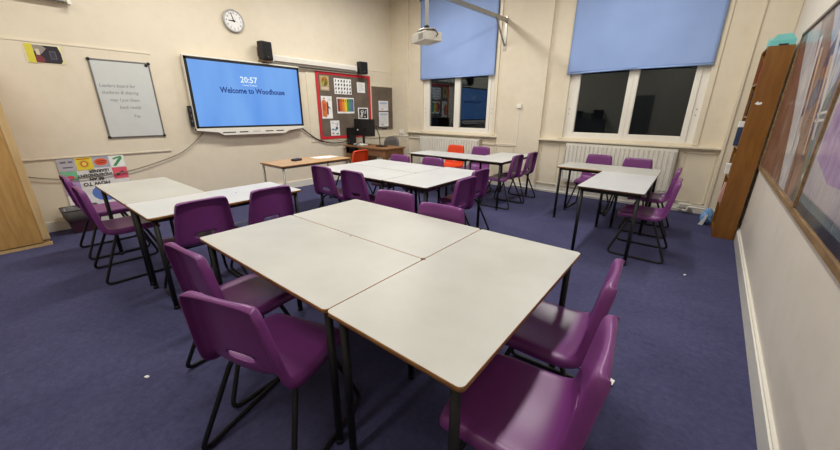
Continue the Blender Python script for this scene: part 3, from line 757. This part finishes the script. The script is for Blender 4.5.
# taped picture
t = sheet('taped_picture', 'dark photograph on yellow paper taped high beside the cupboard', 'picture', -.13, 1.93, .17, 2.13, P(232,222,190), x=XL+.014)
art(t, 'image_area', [((216,204,66), rc(-.135,-.075,-.095,.098)), ((40,34,44), rc(-.075,.14,-.09,.09)), ((150,140,130), [(-.075,.03),(-.02,.0),(.03,.06),(.0,.09),(-.075,.09)]), ((206,196,170), rc(-.06,-.03,-.01,.05)),
    ((120,50,56), [(-.075,-.09),(-.075,-.02),(-.03,-.01),(.0,-.05),(-.01,-.09)]), ((90,84,96), rc(.045,.10,-.05,.04)), ((60,54,70), rc(.055,.09,-.04,.03)), ((226,222,150), [(.14,.02),(.155,.09),(.125,.09)]), ((226,222,150), [(.12,-.09),(.155,-.09),(.155,-.04)])])
# upside down poster
t = thing('wall_art_poster', 'upside-down colourful learner poster above the waste bin', 'poster', (XL+.006, .15, .54))
Wp = .32; Hp = .325
bm = BM(); n = 8; g = [[bm.verts.new((.002+.002*math.sin(i+j*1.7), -Wp+2*Wp*i/n, -Hp+2*Hp*j/n)) for i in range(n+1)] for j in range(n+1)]
for j in range(n):
    for i in range(n): bm.faces.new((g[j][i], g[j][i+1], g[j+1][i+1], g[j+1][i]))
obj('sheet', bm, P(232,230,226), t)
polys = [((186,182,188), rc(-.32,-.16,.17,.325)), ((238,214,60), rc(-.155,.0,.17,.325)), ((176,178,190), rc(.005,.16,.19,.325)), ((240,242,236), rc(.165,.32,.17,.325)),
   ((120,196,150), rc(-.32,-.17,.05,.165)), ((226,92,112), rc(.17,.32,.02,.165)), ((188,160,206), rc(-.32,-.17,-.13,.045)), ((240,236,236), rc(-.32,-.17,-.325,-.135)),
   ((235,236,240), rc(-.165,.32,-.325,-.13)), ((96,130,206), ell(.06,-.14,.15,.11)), ((236,96,52), ell(.08,.255,.065,.045)),
   ((226,190,60), ell(-.08,.245,.05,.05)), ((205,80,60), ell(-.08,.245,.036,.036)), ((240,220,90), ell(-.08,.245,.024,.024)),
   ((70,150,90), [(.19,.19),(.22,.185),(.30,.28),(.29,.31),(.25,.27)]), ((70,150,90), [(.21,.27),(.30,.30),(.29,.315),(.2,.29)]),
   ((60,40,50), [(.2,.08),(.27,.12),(.3,.09),(.27,.10),(.21,.06)]), ((214,70,90), ell(-.24,.085,.04,.03)), ((150,110,190), ell(-.25,-.03,.045,.05)), ((200,70,70), rc(-.29,-.2,-.21,-.19)), ((200,70,70), rc(-.28,-.21,-.25,-.23)),
   ((214,120,60), rc(.0,.05,-.31,-.28)), ((190,60,60), rc(.08,.13,-.31,-.285)), ((80,140,90), rc(.17,.21,-.3,-.27)), ((236,210,80), rc(.24,.29,-.31,-.28)),
   ((60,90,170), rc(.0,.12,-.13,-.12)), ((60,90,170), rc(.0,.12,-.165,-.155)), ((110,106,116), rc(-.29,-.24,.27,.29)), ((110,106,116), rc(-.22,-.18,.27,.29)), ((110,106,116), rc(-.28,-.19,.21,.225)),
   ((150,50,40), rc(.03,.13,.262,.272)), ((150,50,40), rc(.04,.12,.238,.248)), ((200,40,40), rc(-.14,-.02,.303,.312))]
art(t, 'illustration', polys, x=.0055)
ROT_UP = (R(90), R(180), R(90))
for s, y, z, sz in (('HOW TO', -.015, -.026, .064), ('BE AN', -.005, .030, .053), ('INDEPENDENT', -.01, .080, .053), ('LEARNER', .04, .130, .05)):
    o = text('poster_text', s, sz, M_black, t, (.0085, y, z+.035), (0,0,0), 'CENTER', sx=.95, bold=.0012)
    o.matrix_local = Matrix.Translation((.0085, y, z+.035)) @ Matrix.Rotation(R(180), 4, 'X') @ Matrix(((0,0,1,0),(1,0,0,0),(0,1,0,0),(0,0,0,1))) @ Matrix.Diagonal((.95,1,1,1))

# noticeboards
t = thing('notice_board', 'grey brown noticeboard with a scalloped red border', 'noticeboard', (XL+.012, 4.34, 1.53))
bm = BM(); add_box(bm, 0, .014, -.71, .71, -.64, .64); obj('backing', bm, M_felt, t)
bm = BM()
def scallop(a0, a1, fn):
    n = max(3, int(abs(a1-a0)/.035)); outer = [fn(a0, 0)]; pts = []
    for k in range(n*4+1):
        s = k/(n*4); w = .045+.014*abs(math.sin(PI*s*n)); pts.append(fn(a0+(a1-a0)*s, w))
    for k in range(n*4):
        s0 = a0+(a1-a0)*k/(n*4); s1 = a0+(a1-a0)*(k+1)/(n*4)
        bm.faces.new([bm.verts.new(p) for p in (fn(s0, 0), fn(s1, 0), pts[k+1], pts[k])])
scallop(-.71, .71, lambda s, w: (.017, s, .645-w)); scallop(-.71, .71, lambda s, w: (.017, s, -.645+w))
scallop(-.645, .645, lambda s, w: (.0175, -.715+w, s)); scallop(-.645, .645, lambda s, w: (.0175, .715-w, s))
o = obj('red_border', bm, flat((206,34,48), .6), t); sd = o.modifiers.new('s', 'SOLIDIFY'); sd.thickness = .002
t = thing('notice_board', 'narrow plain grey brown noticeboard beside the window corner', 'noticeboard', (XL+.012, 5.44, 1.5))
bm = BM(); add_box(bm, 0, .014, -.325, .325, -.465, .465); obj('backing', bm, M_felt, t)
bm = BM()
for a in ((-.335,-.32,-.475,.475), (.32,.335,-.475,.475), (-.335,.335,-.475,-.46), (-.335,.335,.46,.475)): add_box(bm, 0, .018, *a)
obj('frame', bm, flat((120,104,84), .6), t)
XB = XL+.031; G = 'papers pinned on the red edged board'
white = P(238,238,234)
t = sheet('fruit_picture', 'pinned print of a round green and orange plant drawing', 'print', 3.71,1.82,3.93,2.10, P(168,150,118), XB, G)
art(t, 'drawing', [((196,170,112), rc(-.09,.09,-.05,.12)), ((120,118,40), ell(0,.03,.078,.085)), ((186,110,40), [(-.06,.06),(0,.11),(.06,.06),(.03,.04),(-.03,.04)]), ((160,60,36), ell(-.03,.065,.018,.018)), ((160,60,36), ell(.035,.06,.016,.016)), ((80,96,36), ell(.02,-.01,.03,.03)), ((196,160,60), ell(-.03,0,.022,.03)), ((206,188,160), rc(-.09,.09,-.12,-.07))])
t = sheet('silhouette_print', 'pinned white sheet of small black silhouettes', 'print', 4.05,1.77,4.5,2.07, white, XB, G)
pl = []
random.seed(3)
for i in range(6):
    for j in range(4):
        y = -.185+i*.074; z = -.11+j*.072; w = random.uniform(.012,.024); h = random.uniform(.018,.028)
        pl.append(((24,24,26), [(y-w, z-h), (y+w*.4, z-h), (y+w, z), (y+w*.5, z+h), (y-w*.4, z+h*.7), (y-w*.7, z)]))
art(t, 'silhouette_pattern', pl)
t = sheet('text_page', 'pinned white page of faint text in the upper corner of the red edged board', 'page', 4.66,1.82,4.89,2.03, white, XB, G)
art(t, 'text_lines', [((150,154,160), rc(-.08, .08 if k % 3 else .04, .07-k*.022, .074-k*.022)) for k in range(7)])
t = sheet('figure_picture', 'pinned white print with orange brown figure drawing', 'print', 3.705,1.29,3.965,1.72, white, XB, G)
art(t, 'drawing', [((214,118,66), [(-.12,-.17),(-.02,-.19),(.02,-.05),(.0,.10),(-.06,.15),(-.12,.12)]), ((182,84,50), [(-.1,-.05),(-.04,-.08),(-.03,.06),(-.09,.08)]), ((90,48,40), [(.0,-.13),(.03,-.14),(.035,.08),(.015,.13),(.0,.06)]), ((60,50,56), [(.02,.0),(.08,-.03),(.085,-.02),(.03,.03)]), ((206,60,50), ell(-.06,.17,.02,.014)), ((120,120,120), rc(.03,.1,.16,.164)), ((120,120,120), rc(.03,.1,.14,.144))])
t = sheet('rainbow_picture', 'pinned landscape print with rainbow coloured panels', 'print', 4.09,1.39,4.55,1.705, white, XB, G)
pl = [(c, rc(-.215+k*.0615, -.1535+k*.0615, -.12, .135)) for k, c in enumerate(((150,60,52), (208,100,44), (222,140,44), (226,204,60), (90,150,70), (74,130,140), (96,112,150)))]
pl += [((110,50,46), [(-.215+k*.0615+.012, -.12), (-.215+k*.0615+.05, -.12), (-.215+k*.0615+.03, .04)]) for k in range(0, 1)]
pl += [((64,60,52), ell(-.185+k*.0615, .09, .013, .02, 8)) for k in range(7)]
art(t, 'panels', pl)
t = sheet('photo_print', 'pinned black and white photograph in a white margin', 'print', 4.655,1.265,4.955,1.51, white, XB, G)
art(t, 'photograph', [((28,28,30), rc(-.12,.12,-.10,.10)), ((200,200,196), ell(-.03,.04,.05,.035)), ((190,190,186), [(-.1,-.09),(-.02,-.08),(.0,.0),(-.06,.01)]), ((170,170,168), [(.03,-.02),(.09,.0),(.1,.08),(.05,.06)]), ((30,30,32), ell(-.03,.045,.02,.015)), ((210,208,200), rc(.03,.07,-.08,-.05))])
t = sheet('sketch_page', 'pinned white page of small blue sketches low on the red edged board', 'page', 3.89,.945,4.12,1.25, white, XB, G)
art(t, 'sketches', [((80,110,160), rc(-.09,-.03,-.04,-.01)), ((60,70,90), ell(.04,.0,.03,.03)), ((90,150,180), rc(-.02,.03,-.05,-.02)), ((200,90,70), rc(-.08,-.04,-.12,-.09)), ((70,70,76), rc(.0,.09,.09,.097)), ((70,70,76), rc(-.09,-.03,.10,.107)), ((90,150,110), rc(.02,.08,-.13,-.10)), ((60,70,90), [(.03,.04),(.08,.06),(.06,.08)])])
G = 'papers pinned on the narrow board'
for z0, z1, lb in ((1.45,1.67, 'upper of two pale pages pinned on the narrow noticeboard'), (1.09,1.42, 'lower of two pale pages pinned on the narrow noticeboard')):
    t = sheet('pinned_sign_page', lb, 'page', 5.3,z0,5.62,z1, P(232,234,236), XB, G); h = (z1-z0)/2
    art(t, 'print_block', [((170,186,206), rc(-.13,.13,h-.07,h-.03))]+[((176,180,184), rc(-.12, .11, h-.09-k*.025, h-.085-k*.025)) for k in range(int((2*h-.12)/.025))]+[((196,150,140), rc(-.1,.0,-h+.03,-h+.05))])

# ------------------------------------------------------------------ cupboard, bin
t = thing('cupboard', 'tall light oak cupboard beside the taped picture', 'cupboard', (XL, -.95, 0))
bm = BM(); add_box(bm, .03, .575, -.5, .5, .07, 1.95, bevel=.002); obj('carcass', bm, M_oak, t)
bm = BM(); add_box(bm, .575, .592, .44, .5, .07, 1.95, bevel=.002); add_box(bm, .575, .592, -.5, -.44, .07, 1.95, bevel=.002); obj('side_stile', bm, M_oak_edge, t)
bm = BM(); add_box(bm, .03, .56, -.49, .49, 0, .07); add_box(bm, .56, .592, -.5, .505, 0, .035, bevel=.003); obj('plinth', bm, M_oak_edge, t)
for y0, y1, hs in ((-.438, -.002, 1), (.002, .438, -1)):
    bm = BM(); add_box(bm, .577, .596, y0, y1, .045, 1.94, bevel=.002); dd = obj('door', bm, M_oak, t)
    yh = (y0+y1)/2+hs*.17; bm = BM(); add_tube(bm, fillet([(.596,yh,1.0),(.625,yh,1.0),(.625,yh,1.12),(.596,yh,1.12)], .015), .006); obj('handle', bm, M_steel, dd)
t = thing('waste_bin', 'rectangular dark maroon waste bin with a grey liner below the poster', 'bin', (-3.63, -.11, 0))
bm = BM()
def taper(bm, a, b, z0, z1, ws, mi=0, th=.004):
    (ax, ay), (bx, by) = a, b
    o0 = [(-ax,-ay),(ax,-ay),(ax,ay),(-ax,ay)]; o1 = [(-bx,-by),(bx,-by),(bx,by),(-bx,by)]
    v = [[bm.verts.new((x, y, z)) for x, y in ring] for ring, z in ((o0, z0), (o1, z1), ([(x*.96, y*.96) for x, y in o1], z1), ([(x*.96, y*.96) for x, y in o0], z0+.01))]
    bm.faces.new(v[0][::-1]); bm.faces.new(v[3])
    for A, B in zip(v, v[1:]):
        for i in range(4): bm.faces.new((A[i], A[(i+1) % 4], B[(i+1) % 4], B[i]))
taper(bm, (.10,.12), (.14,.165), 0, .28, None); obj('bin_body', bm, flat((58,26,40), .5), t)
bm = BM(); n = 40
rings = []
for sc_, z in ((.93,.16), (1.03,.165), (1.05,.22), (1.04,.285), (1.0,.292), (.94,.285), (.9,.2)):
    ring = []
    for k in range(n):
        a = 2*PI*k/n; c, s = math.cos(a), math.sin(a); m_ = max(abs(c), abs(s))
        tz = .145/.165; wob = 1+.02*math.sin(k*2.9+z*30)
        ring.append(bm.verts.new((c/m_*.14*sc_*wob*(.8+.2*z/.28), s/m_*.165*sc_*wob*(.8+.2*z/.28), z+.008*math.sin(k*1.7))))
    rings.append(ring)
for A, B in zip(rings, rings[1:]):
    for k in range(n): bm.faces.new((A[k], A[(k+1) % n], B[(k+1) % n], B[k])).smooth = True
obj('bin_liner', bm, flat((92,88,84), .35), t)
bm = BM(); add_tube(bm, fillet([(.145,-.17,.29),(.145,.17,.29),(-.145,.17,.29),(-.145,-.17,.29)], .03, closed=True), .007, 8, closed=True); obj('rim', bm, flat((50,44,46), .5), t)

# floor scraps
for (x, y, r, lb) in ((-.02,-.39,.4,'tiny white paper scrap on open carpet beside the askew chair'), (2.33,3.17,1.2,'tiny white paper scrap on the carpet near the bookcase')):
    bm = BM(); add_prism(bm, [(-.014,-.007),(.01,-.009),(.015,.004),(.002,.009),(-.012,.006)], lambda u, v, w: (u, v, w), 0, .003)
    tag(obj('paper_scrap', bm, white, loc=(x,y,.001), rot=(0,0,r)), lb, 'paper')
bm = BM(); add_prism(bm, [(-.10,-.045),(.07,-.055),(.10,-.01),(.04,.05),(-.08,.03)], lambda u, v, w: (u, v, w+.01*math.sin(u*30)), 0, .002)
tag(obj('paper_scrap', bm, white, loc=(1.98,1.22,.003), rot=(0,0,.5)), 'larger white paper scrap lying under the chair foot at the big block', 'paper')
bm = BM(); add_prism(bm, [(-.09,-.05),(.06,-.05),(.1,.03),(-.04,.05)], lambda u, v, w: (u, v, w+.012*math.sin(u*25)), 0, .002)
tag(obj('paper_scrap', bm, white, loc=(1.86,1.3,.003), rot=(0,0,-.4)), 'crumpled white paper sheet on the carpet under the table edge of the big block', 'paper')

# ------------------------------------------------------------------ ceiling projector and wall boom
t = thing('projector', 'white ceiling projector hanging on a pole in front of the blind', 'projector', (-.65, 3.0, 2.235), R(-22)); t.scale = (.8, .8, .9)
bm = BM(); add_box(bm, -.2, .2, -.15, .15, 0, .11, bevel=.016, segs=3); b_ = obj('body', bm, flat((196,190,178), .35), t)
bm = BM()
for k in range(7): add_box(bm, .02+k*.02, .03+k*.02, -.153, -.149, .02, .09)
obj('vent_grille', bm, flat((140,138,134), .5), b_)
bm = BM(); add_lathe(bm, [(.045,0), (.045,.02), (.035,.03)], 20, mat=Matrix.Translation((-.2,-.05,.055)) @ Matrix.Rotation(R(-90), 4, 'Y')); obj('lens', bm, M_black, t)
bm = BM(); add_lathe(bm, [(.15,0), (.16,.008), (.15,.016)], 24, mat=Matrix.Translation((0,0,.135)) @ Matrix.Diagonal((1.2,.8,1,1))); add_box(bm, -.13, .13, -.02, .02, .11, .14); obj('mount_plate', bm, flat((190,186,176), .35, .5), t)
bm = BM(); add_tube(bm, fillet([(.2,.05,.06),(.27,.04,.07),(.22,0,.13),(.05,0,.16)], .04), .008); obj('cable', bm, M_blackpl, t)
bm = BM(); add_tube(bm, [(0,0,.15), (0,0,1.96)], .026, 14); obj('pole', bm, flat((206,202,192), .35), t)
bm = BM(); add_lathe(bm, [(.04,.17), (.04,.2), (.03,.205)], 16); obj('collar', bm, M_blackpl, t)

t = thing('projector_boom', 'grey steel boom reaching out from the wall pier with a diagonal brace', 'boom', (-.97, YB-.06, 3.02))
ang = math.atan2(.14, 1.6)
bm = BM(); add_box(bm, -.025, .025, -2.6, 0, -.03, .03, bevel=.004); obj('arm', bm, M_grey_metal, t, rot=(0,0,-ang))
bm = BM(); add_box(bm, -.025, .025, -.012, 0, -.5, .06, bevel=.002); obj('wall_plate', bm, M_grey_metal, t)
bm = BM(); add_box(bm, -.012, .012, -.008, .008, 0, .56); obj('brace', bm, M_grey_metal, t, loc=(0,-.012,-.42), rot=(R(45),0,0))

# ------------------------------------------------------------------ bookcase corner
t = thing('bookcase', 'tall orange brown bookcase standing side-on against the display board wall', 'bookcase', (2.54, 4.67, 0))
D, Wd, Hh = .205, .5, 2.11
bm = BM(); add_box(bm, 0, D, 0, .02, 0, Hh, bevel=.0015); sp = obj('side_panel', bm, M_book, t)
bm = BM(); add_prism(bm, [(.03,1.545),(.05,1.575),(.062,1.56),(.085,1.565),(.088,1.545),(.06,1.535),(.05,1.54)], lambda u, v, w: (u, w, v), -.001, .0); obj('torn_sticker', bm, white, sp)
bm = BM(); add_box(bm, 0, D, Wd-.02, Wd, 0, Hh, bevel=.0015); obj('side_panel', bm, M_book, t)
bm = BM(); add_box(bm, D-.008, D, .02, Wd-.02, 0, Hh); obj('back_panel', bm, M_book, t)
bm = BM(); add_box(bm, 0, D, .02, Wd-.02, Hh-.02, Hh); obj('top_panel', bm, M_book, t)
bm = BM(); add_box(bm, .01, .025, .02, Wd-.02, 0, .06); obj('plinth', bm, M_book, t)
SZ = (.06, .38, .72, 1.06, 1.40, 1.74)
for z in SZ:
    bm = BM(); add_box(bm, .0, D-.01, .02, Wd-.02, z, z+.018); obj('shelf', bm, M_book, t)
cols = [((40,44,60),'navy'), ((150,60,50),'red'), ((222,218,208),'white'), ((70,110,90),'green'), ((196,150,70),'ochre'), ((60,90,150),'blue'), ((120,100,130),'mauve')]
lv = {.38:'second', .72:'third', 1.06:'fourth', 1.40:'fifth', 1.74:'top'}
for cn, c, y, z, h in (('navy', (40,44,60), 4.95, 1.40, .26), ('red', (150,60,50), 5.0, 1.74, .24), ('ochre', (196,150,70), 4.9, .72, .25)):
    bk = thing('book', '%s book standing on a bookcase shelf with its spine just past the side panel' % cn, 'book', (2.55, y, z+.0185), 0, 'books in the bookcase'); th = .04; dp = .15
    bm = BM(); add_box(bm, 0, dp, 0, th, 0, .003); add_box(bm, 0, dp, 0, .003, 0, h); add_box(bm, 0, dp, th-.003, th, 0, h); add_box(bm, 0, .004, 0, th, 0, h)
    obj('cover', bm, P(*c), bk)
    bm = BM(); add_box(bm, .005, dp-.006, .003, th-.003, .003, h-.006); obj('pages', bm, P(226,218,196), bk)
def small_box(name, label, cat, x0, x1, y0, y1, z0, z1, m, band=None):
    t = thing(name, label, cat, ((x0+x1)/2, (y0+y1)/2, z0)); a, b, h = (x1-x0)/2, (y1-y0)/2, z1-z0
    bm = BM(); add_box(bm, -a, a, -b, b, 0, h*.8, bevel=.003); obj('tray', bm, m, t)
    bm = BM(); add_box(bm, -a-.003, a+.003, -b-.003, b+.003, h*.76, h, bevel=.006); obj('lid', bm, band or m, t)
    return t
small_box('box_file', 'dark blue and white box file sticking out of a middle bookcase shelf', 'box', 2.515, 2.68, 4.98, 5.06, 1.0785, 1.36, flat((52,66,96), .5), white)
small_box('card_box', 'small white card box poking out of the lower bookcase shelves', 'box', 2.515, 2.68, 4.98, 5.1, .7385, .86, white)
bm = BM(); add_prism(bm, [(0,0),(.16,0),(.15,.2),(.02,.24)], lambda u, v, w: (u, w, v), 0, .1)
tag(obj('pink_folder', bm, P(226,170,160), loc=(2.52, 4.9, .3985)), 'pale pink folder leaning out of the second bookcase shelf', 'folder')
t = thing('plastic_bag', 'crumpled pale blue plastic bag at the foot of the bookcase', 'bag', (2.49, 5.3, 0))
bm = BM(); bmesh.ops.create_icosphere(bm, subdivisions=3, radius=1)
random.seed(5)
for v in bm.verts:
    n = 1+.16*math.sin(v.co.x*7+v.co.z*5)*math.cos(v.co.y*9)+random.uniform(-.04,.04)
    v.co = Vector((v.co.x*.07*n*(1-.35*v.co.z), v.co.y*.09*n, .11+v.co.z*.11*n)); v.co.z = max(v.co.z, 0)
obj('bag_body', bm, flat((128,176,226), .35), t)
bm = BM(); add_prism(bm, [(-.05,0),(.0,.0),(.03,.14),(.02,.16)], lambda u, v, w: (u-.03, w, v+.002), -.12, -.1); obj('white_flap', bm, white, t)
t = thing('teal_box', 'open teal cardboard box on top of the bookcase', 'box', (2.655, 4.92, 2.11))
bm = BM(); add_box(bm, -.1, .095, -.13, .13, 0, .065, bevel=.003); obj('box_body', bm, flat((110,196,196), .55), t)
bm = BM()
add_prism(bm, [(-.1,.065),(-.06,.12),(.05,.125),(.09,.075),(.095,.065)], lambda u, v, w: (u, w, v), -.13, -.125)
add_prism(bm, [(-.13,.065),(-.09,.1),(.1,.105),(.13,.065)], lambda u, v, w: (w, u, v), -.1, -.096)
obj('flap', bm, flat((126,206,204), .55), t)
bm = BM()
for k in range(4): bmesh.ops.create_icosphere(bm, subdivisions=1, radius=.012, matrix=Matrix.Translation((.0+k*.018, .008*(k % 2), .012)))
tag(obj('black_trinkets', bm, M_black, loc=(2.63, 4.71, 2.11)), 'small black string of beads at the front of the bookcase top', 'beads')

# ------------------------------------------------------------------ long display board on the side wall
t = thing('display_board', 'long framed wall display covered by creased clear plastic', 'display board', (rwx(1.4), 1.4, .9)); t.rotation_euler = (0, 0, -RW_ANG)
# own frame: +y along the wall, -x into the room, z from the lower batten
Y0, Y1, HB = -3.6, 3.13, 1.27
def L(y): return (y-1.4)
bm = BM(); add_box(bm, -.012, 0, Y0, Y1, 0, HB); obj('backing', bm, blotch('mottled_backing', [(.35,(120,92,84)), (.5,(150,128,120)), (.65,(168,160,160))], 3), t)
bm = BM(); add_box(bm, -.03, 0, Y0, Y1, -.018, .018, bevel=.003); o = obj('bottom_batten', bm, M_pine, t)
bm = BM(); add_box(bm, -.03, 0, Y0, Y1, HB-.012, HB+.012, bevel=.003); obj('top_batten', bm, flat((120,110,96), .6), t)
for y in (Y1-.02, L(2.28), L(.1)):
    bm = BM(); add_box(bm, -.03, 0, y-.014, y+.014, .02, HB-.01, bevel=.003); obj('upright_batten', bm, M_pine, t)
rg = [
 ('brown_reflection', blotch('brown_reflection', [(.3,(104,62,44)), (.55,(132,84,62)), (.7,(150,110,90))], 4), [(3.12,0.03),(0.92,.03),(.92,.5),(1.7,1.05),(3.12,1.15)], .0135),  # bookcase mirrored in the film, painted in as a brown area
 ('pale_swoosh', blotch('pale_swoosh', [(.3,(178,176,182)), (.6,(206,202,200)), (.75,(150,160,190))], 7), [(2.6,.95),(2.1,.5),(1.7,.03),(1.42,.03),(1.5,.35),(1.95,.8),(2.3,1.25),(2.9,1.25)], .0142),  # pale sheen on the film's creases put into the colour
 ('blue_swoosh', blotch('blue_swoosh', [(.3,(140,152,190)), (.6,(190,196,210)), (.75,(112,130,178))], 6), [(1.9,1.25),(1.35,.75),(1.05,.25),(.92,.1),(.92,.75),(1.3,1.25)], .0149),  # bluish sheen of the creased film, painted as a flat shape
 ('teal_strip', blotch('teal_strip', [(.4,(60,110,110)), (.6,(120,150,120))], 12), [(1.2,.6),(.98,.05),(.91,.05),(.91,.5),(1.05,.72)], .0156),  # teal reflection in the film, painted as a strip
]
bd = lambda pts, x: [(-x, y, z) for y, z in pts]
for nm, m, pts, x in rg:
    bm = BM(); add_poly(bm, bd(pts, x)); obj(nm, bm, m, t, fixn=False)
def shapes(nm, m, polys, x):
    bm = BM()
    for p_ in polys: add_poly(bm, bd([(L(a), b-.9) for a, b in p_], x))
    return obj(nm, bm, m, t, fixn=False)
navy = blotch('navy_paper', [(.3,(26,30,78)), (.7,(50,56,110))], 20)
shapes('navy_leaf', navy, [[(2.68,1.66),(2.97,1.67),(3.15,1.52),(3.17,1.42),(2.9,1.48),(2.69,1.57)], [(2.76,2.0),(2.95,1.86),(3.0,1.74),(2.84,1.75),(2.71,1.83),(2.6,1.9)],
   [(2.66,1.60),(2.62,1.2),(2.58,1.15),(2.6,1.5)], [(2.42,1.75),(2.5,1.3),(2.46,1.28),(2.36,1.6)]], .0165)
shapes('blue_strip', flat((44,78,160), .5), [[(2.36,1.7),(2.42,1.2),(2.37,1.2),(2.31,1.6)], [(2.33,1.95),(2.4,1.55),(2.34,1.5)]], .0168)
shapes('pale_streak', flat((226,220,218), .5), [[(2.95,2.1),(2.5,1.3),(2.46,1.3),(2.85,2.1)], [(3.5,2.0),(3.1,1.2),(3.04,1.15),(3.4,2.0)], [(2.7,2.0),(2.55,1.4),(2.53,1.4),(2.64,2.0)], [(2.41,1.09),(2.31,1.17),(2.31,1.0)],
   [(2.62,1.44),(2.34,1.455),(2.34,1.47),(2.62,1.455)], [(2.62,1.40),(2.34,1.41),(2.34,1.425),(2.62,1.415)]], .0171)
shapes('peach_streak', flat((214,168,140), .5), [[(2.85,1.8),(2.6,1.2),(2.57,1.2),(2.78,1.8)], [(3.3,1.9),(3.0,1.3),(2.97,1.33),(3.22,1.9)]], .0173)
shapes('dark_patch', flat((44,44,56), .6), [[(2.47,1.02),(2.31,1.03),(2.31,.93),(2.5,.93)], [(2.24,.97),(-1.9,.99),(-1.9,.92),(2.24,.92)]], .0176)
shapes('grey_photo_paper', blotch('grey_photo_paper', [(.35,(176,168,176)), (.65,(198,190,192))], 3), [[(2.25,.93),(-1.9,.93),(-1.9,2.12),(2.25,2.12)]], .0150)
shapes('purple_paper', blotch('purple_paper', [(.35,(150,110,170)), (.65,(176,146,196))], 8), [[(2.22,1.22),(2.2,1.5),(1.3,1.62),(1.2,1.16),(1.82,1.13)]], .0160)
zz = [(2.25,.96)]
n = 60
pts = [(2.25,.96)]
bm = BM()
for k in range(n*2):
    a = 2.25-k*.03; b = a-.03
    add_poly(bm, bd([(L(a),.05), (L(b),.05), (L(b),.10), ((L(a)+L(b))/2,.125), (L(a),.10)], .0166))
obj('zigzag_border', bm, flat((104,122,128), .6), t, fixn=False)
# creased plastic film
m = bpy.data.materials.new('clear_plastic_film'); m.use_nodes = True; nt = m.node_tree; nt.nodes.clear()
o_ = nt.nodes.new('ShaderNodeOutputMaterial'); mx = nt.nodes.new('ShaderNodeMixShader'); tr = nt.nodes.new('ShaderNodeBsdfTransparent'); gl = nt.nodes.new('ShaderNodeBsdfGlossy')
gl.inputs['Roughness'].default_value = .16; fr = nt.nodes.new('ShaderNodeFresnel'); fr.inputs['IOR'].default_value = 1.22; tr.inputs['Color'].default_value = (.93,.93,.94,1)
bp_ = nt.nodes.new('ShaderNodeBump'); bp_.inputs['Strength'].default_value = .35; bp_.inputs['Distance'].default_value = .02
nz = nt.nodes.new('ShaderNodeTexNoise'); nz.inputs['Scale'].default_value = 1.6; nz.inputs['Detail'].default_value = 3; nz.inputs['Distortion'].default_value = 1.2
nt.links.new(coords(nt, (1, 3.2, .9)), nz.inputs['Vector']); nt.links.new(nz.outputs['Fac'], bp_.inputs['Height'])
nt.links.new(bp_.outputs['Normal'], gl.inputs['Normal']); nt.links.new(bp_.outputs['Normal'], fr.inputs['Normal'])
ml = nt.nodes.new('ShaderNodeMath'); ml.operation = 'MULTIPLY'; ml.inputs[1].default_value = .38
nt.links.new(fr.outputs[0], ml.inputs[0]); nt.links.new(ml.outputs[0], mx.inputs[0]); nt.links.new(tr.outputs[0], mx.inputs[1]); nt.links.new(gl.outputs[0], mx.inputs[2]); nt.links.new(mx.outputs[0], o_.inputs[0])
bm = BM(); ny, nz_ = 160, 24; g = []
for j in range(nz_+1):
    row = []
    for i in range(ny+1):
        y = Y0+.02+(Y1-Y0-.04)*i/ny; z = .02+(HB-.03)*j/nz_
        e = min(1, min(z, HB-z)/.1+.0)
        d_ = .006*math.sin(y*7+z*5)+.005*math.sin(y*13-z*11)+.004*math.sin(z*9+y*3)
        row.append(bm.verts.new((-.0215-max(-.003, d_*.5)*e, y, z)))
    g.append(row)
for j in range(nz_):
    for i in range(ny): bm.faces.new((g[j][i], g[j][i+1], g[j+1][i+1], g[j+1][i])).smooth = True
obj('plastic_film', bm, m, t, fixn=False)

# ------------------------------------------------------------------ lights (real ceiling tubes) and camera
def tube_light(x, y, e):
    ld = bpy.data.lights.new('ceiling_tube_light', 'AREA'); ld.shape = 'RECTANGLE'; ld.size = .22; ld.size_y = 1.5; ld.energy = e; ld.color = (1, .975, .93)
    o = bpy.data.objects.new('ceiling_tube_light', ld); C.objects.link(o); o.location = (x, y, 3.72)
for x in (-2.05, 1.15):
    for y, e in ((3.9, 52), (1.3, 50), (-1.4, 26)): tube_light(x, y, e*(1.25 if x < 0 else 1.0))
w = bpy.data.worlds.new('night'); S.world = w; w.use_nodes = True
w.node_tree.nodes['Background'].inputs[0].default_value = (.004,.005,.008,1); w.node_tree.nodes['Background'].inputs[1].default_value = 1
S.view_settings.view_transform = 'Standard'; S.view_settings.look = 'None'; S.view_settings.exposure = 0; S.view_settings.gamma = 1

cd = bpy.data.cameras.new('camera'); cam = bpy.data.objects.new('camera', cd); C.objects.link(cam)
cd.sensor_fit = 'HORIZONTAL'; cd.sensor_width = 36; cd.lens = 36*336.44/840; cd.clip_start = .05
r = Vector((.78179291, .62349976, .00692033)); u = Vector((-.2051157, .24667766, .94714185)); f = Vector((-.58883563, .74188825, -.32074043))
cam.matrix_world = Matrix(((r.x, u.x, -f.x, 2.15097), (r.y, u.y, -f.y, -.62982), (r.z, u.z, -f.z, 1.44832), (0,0,0,1)))
S.camera = cam
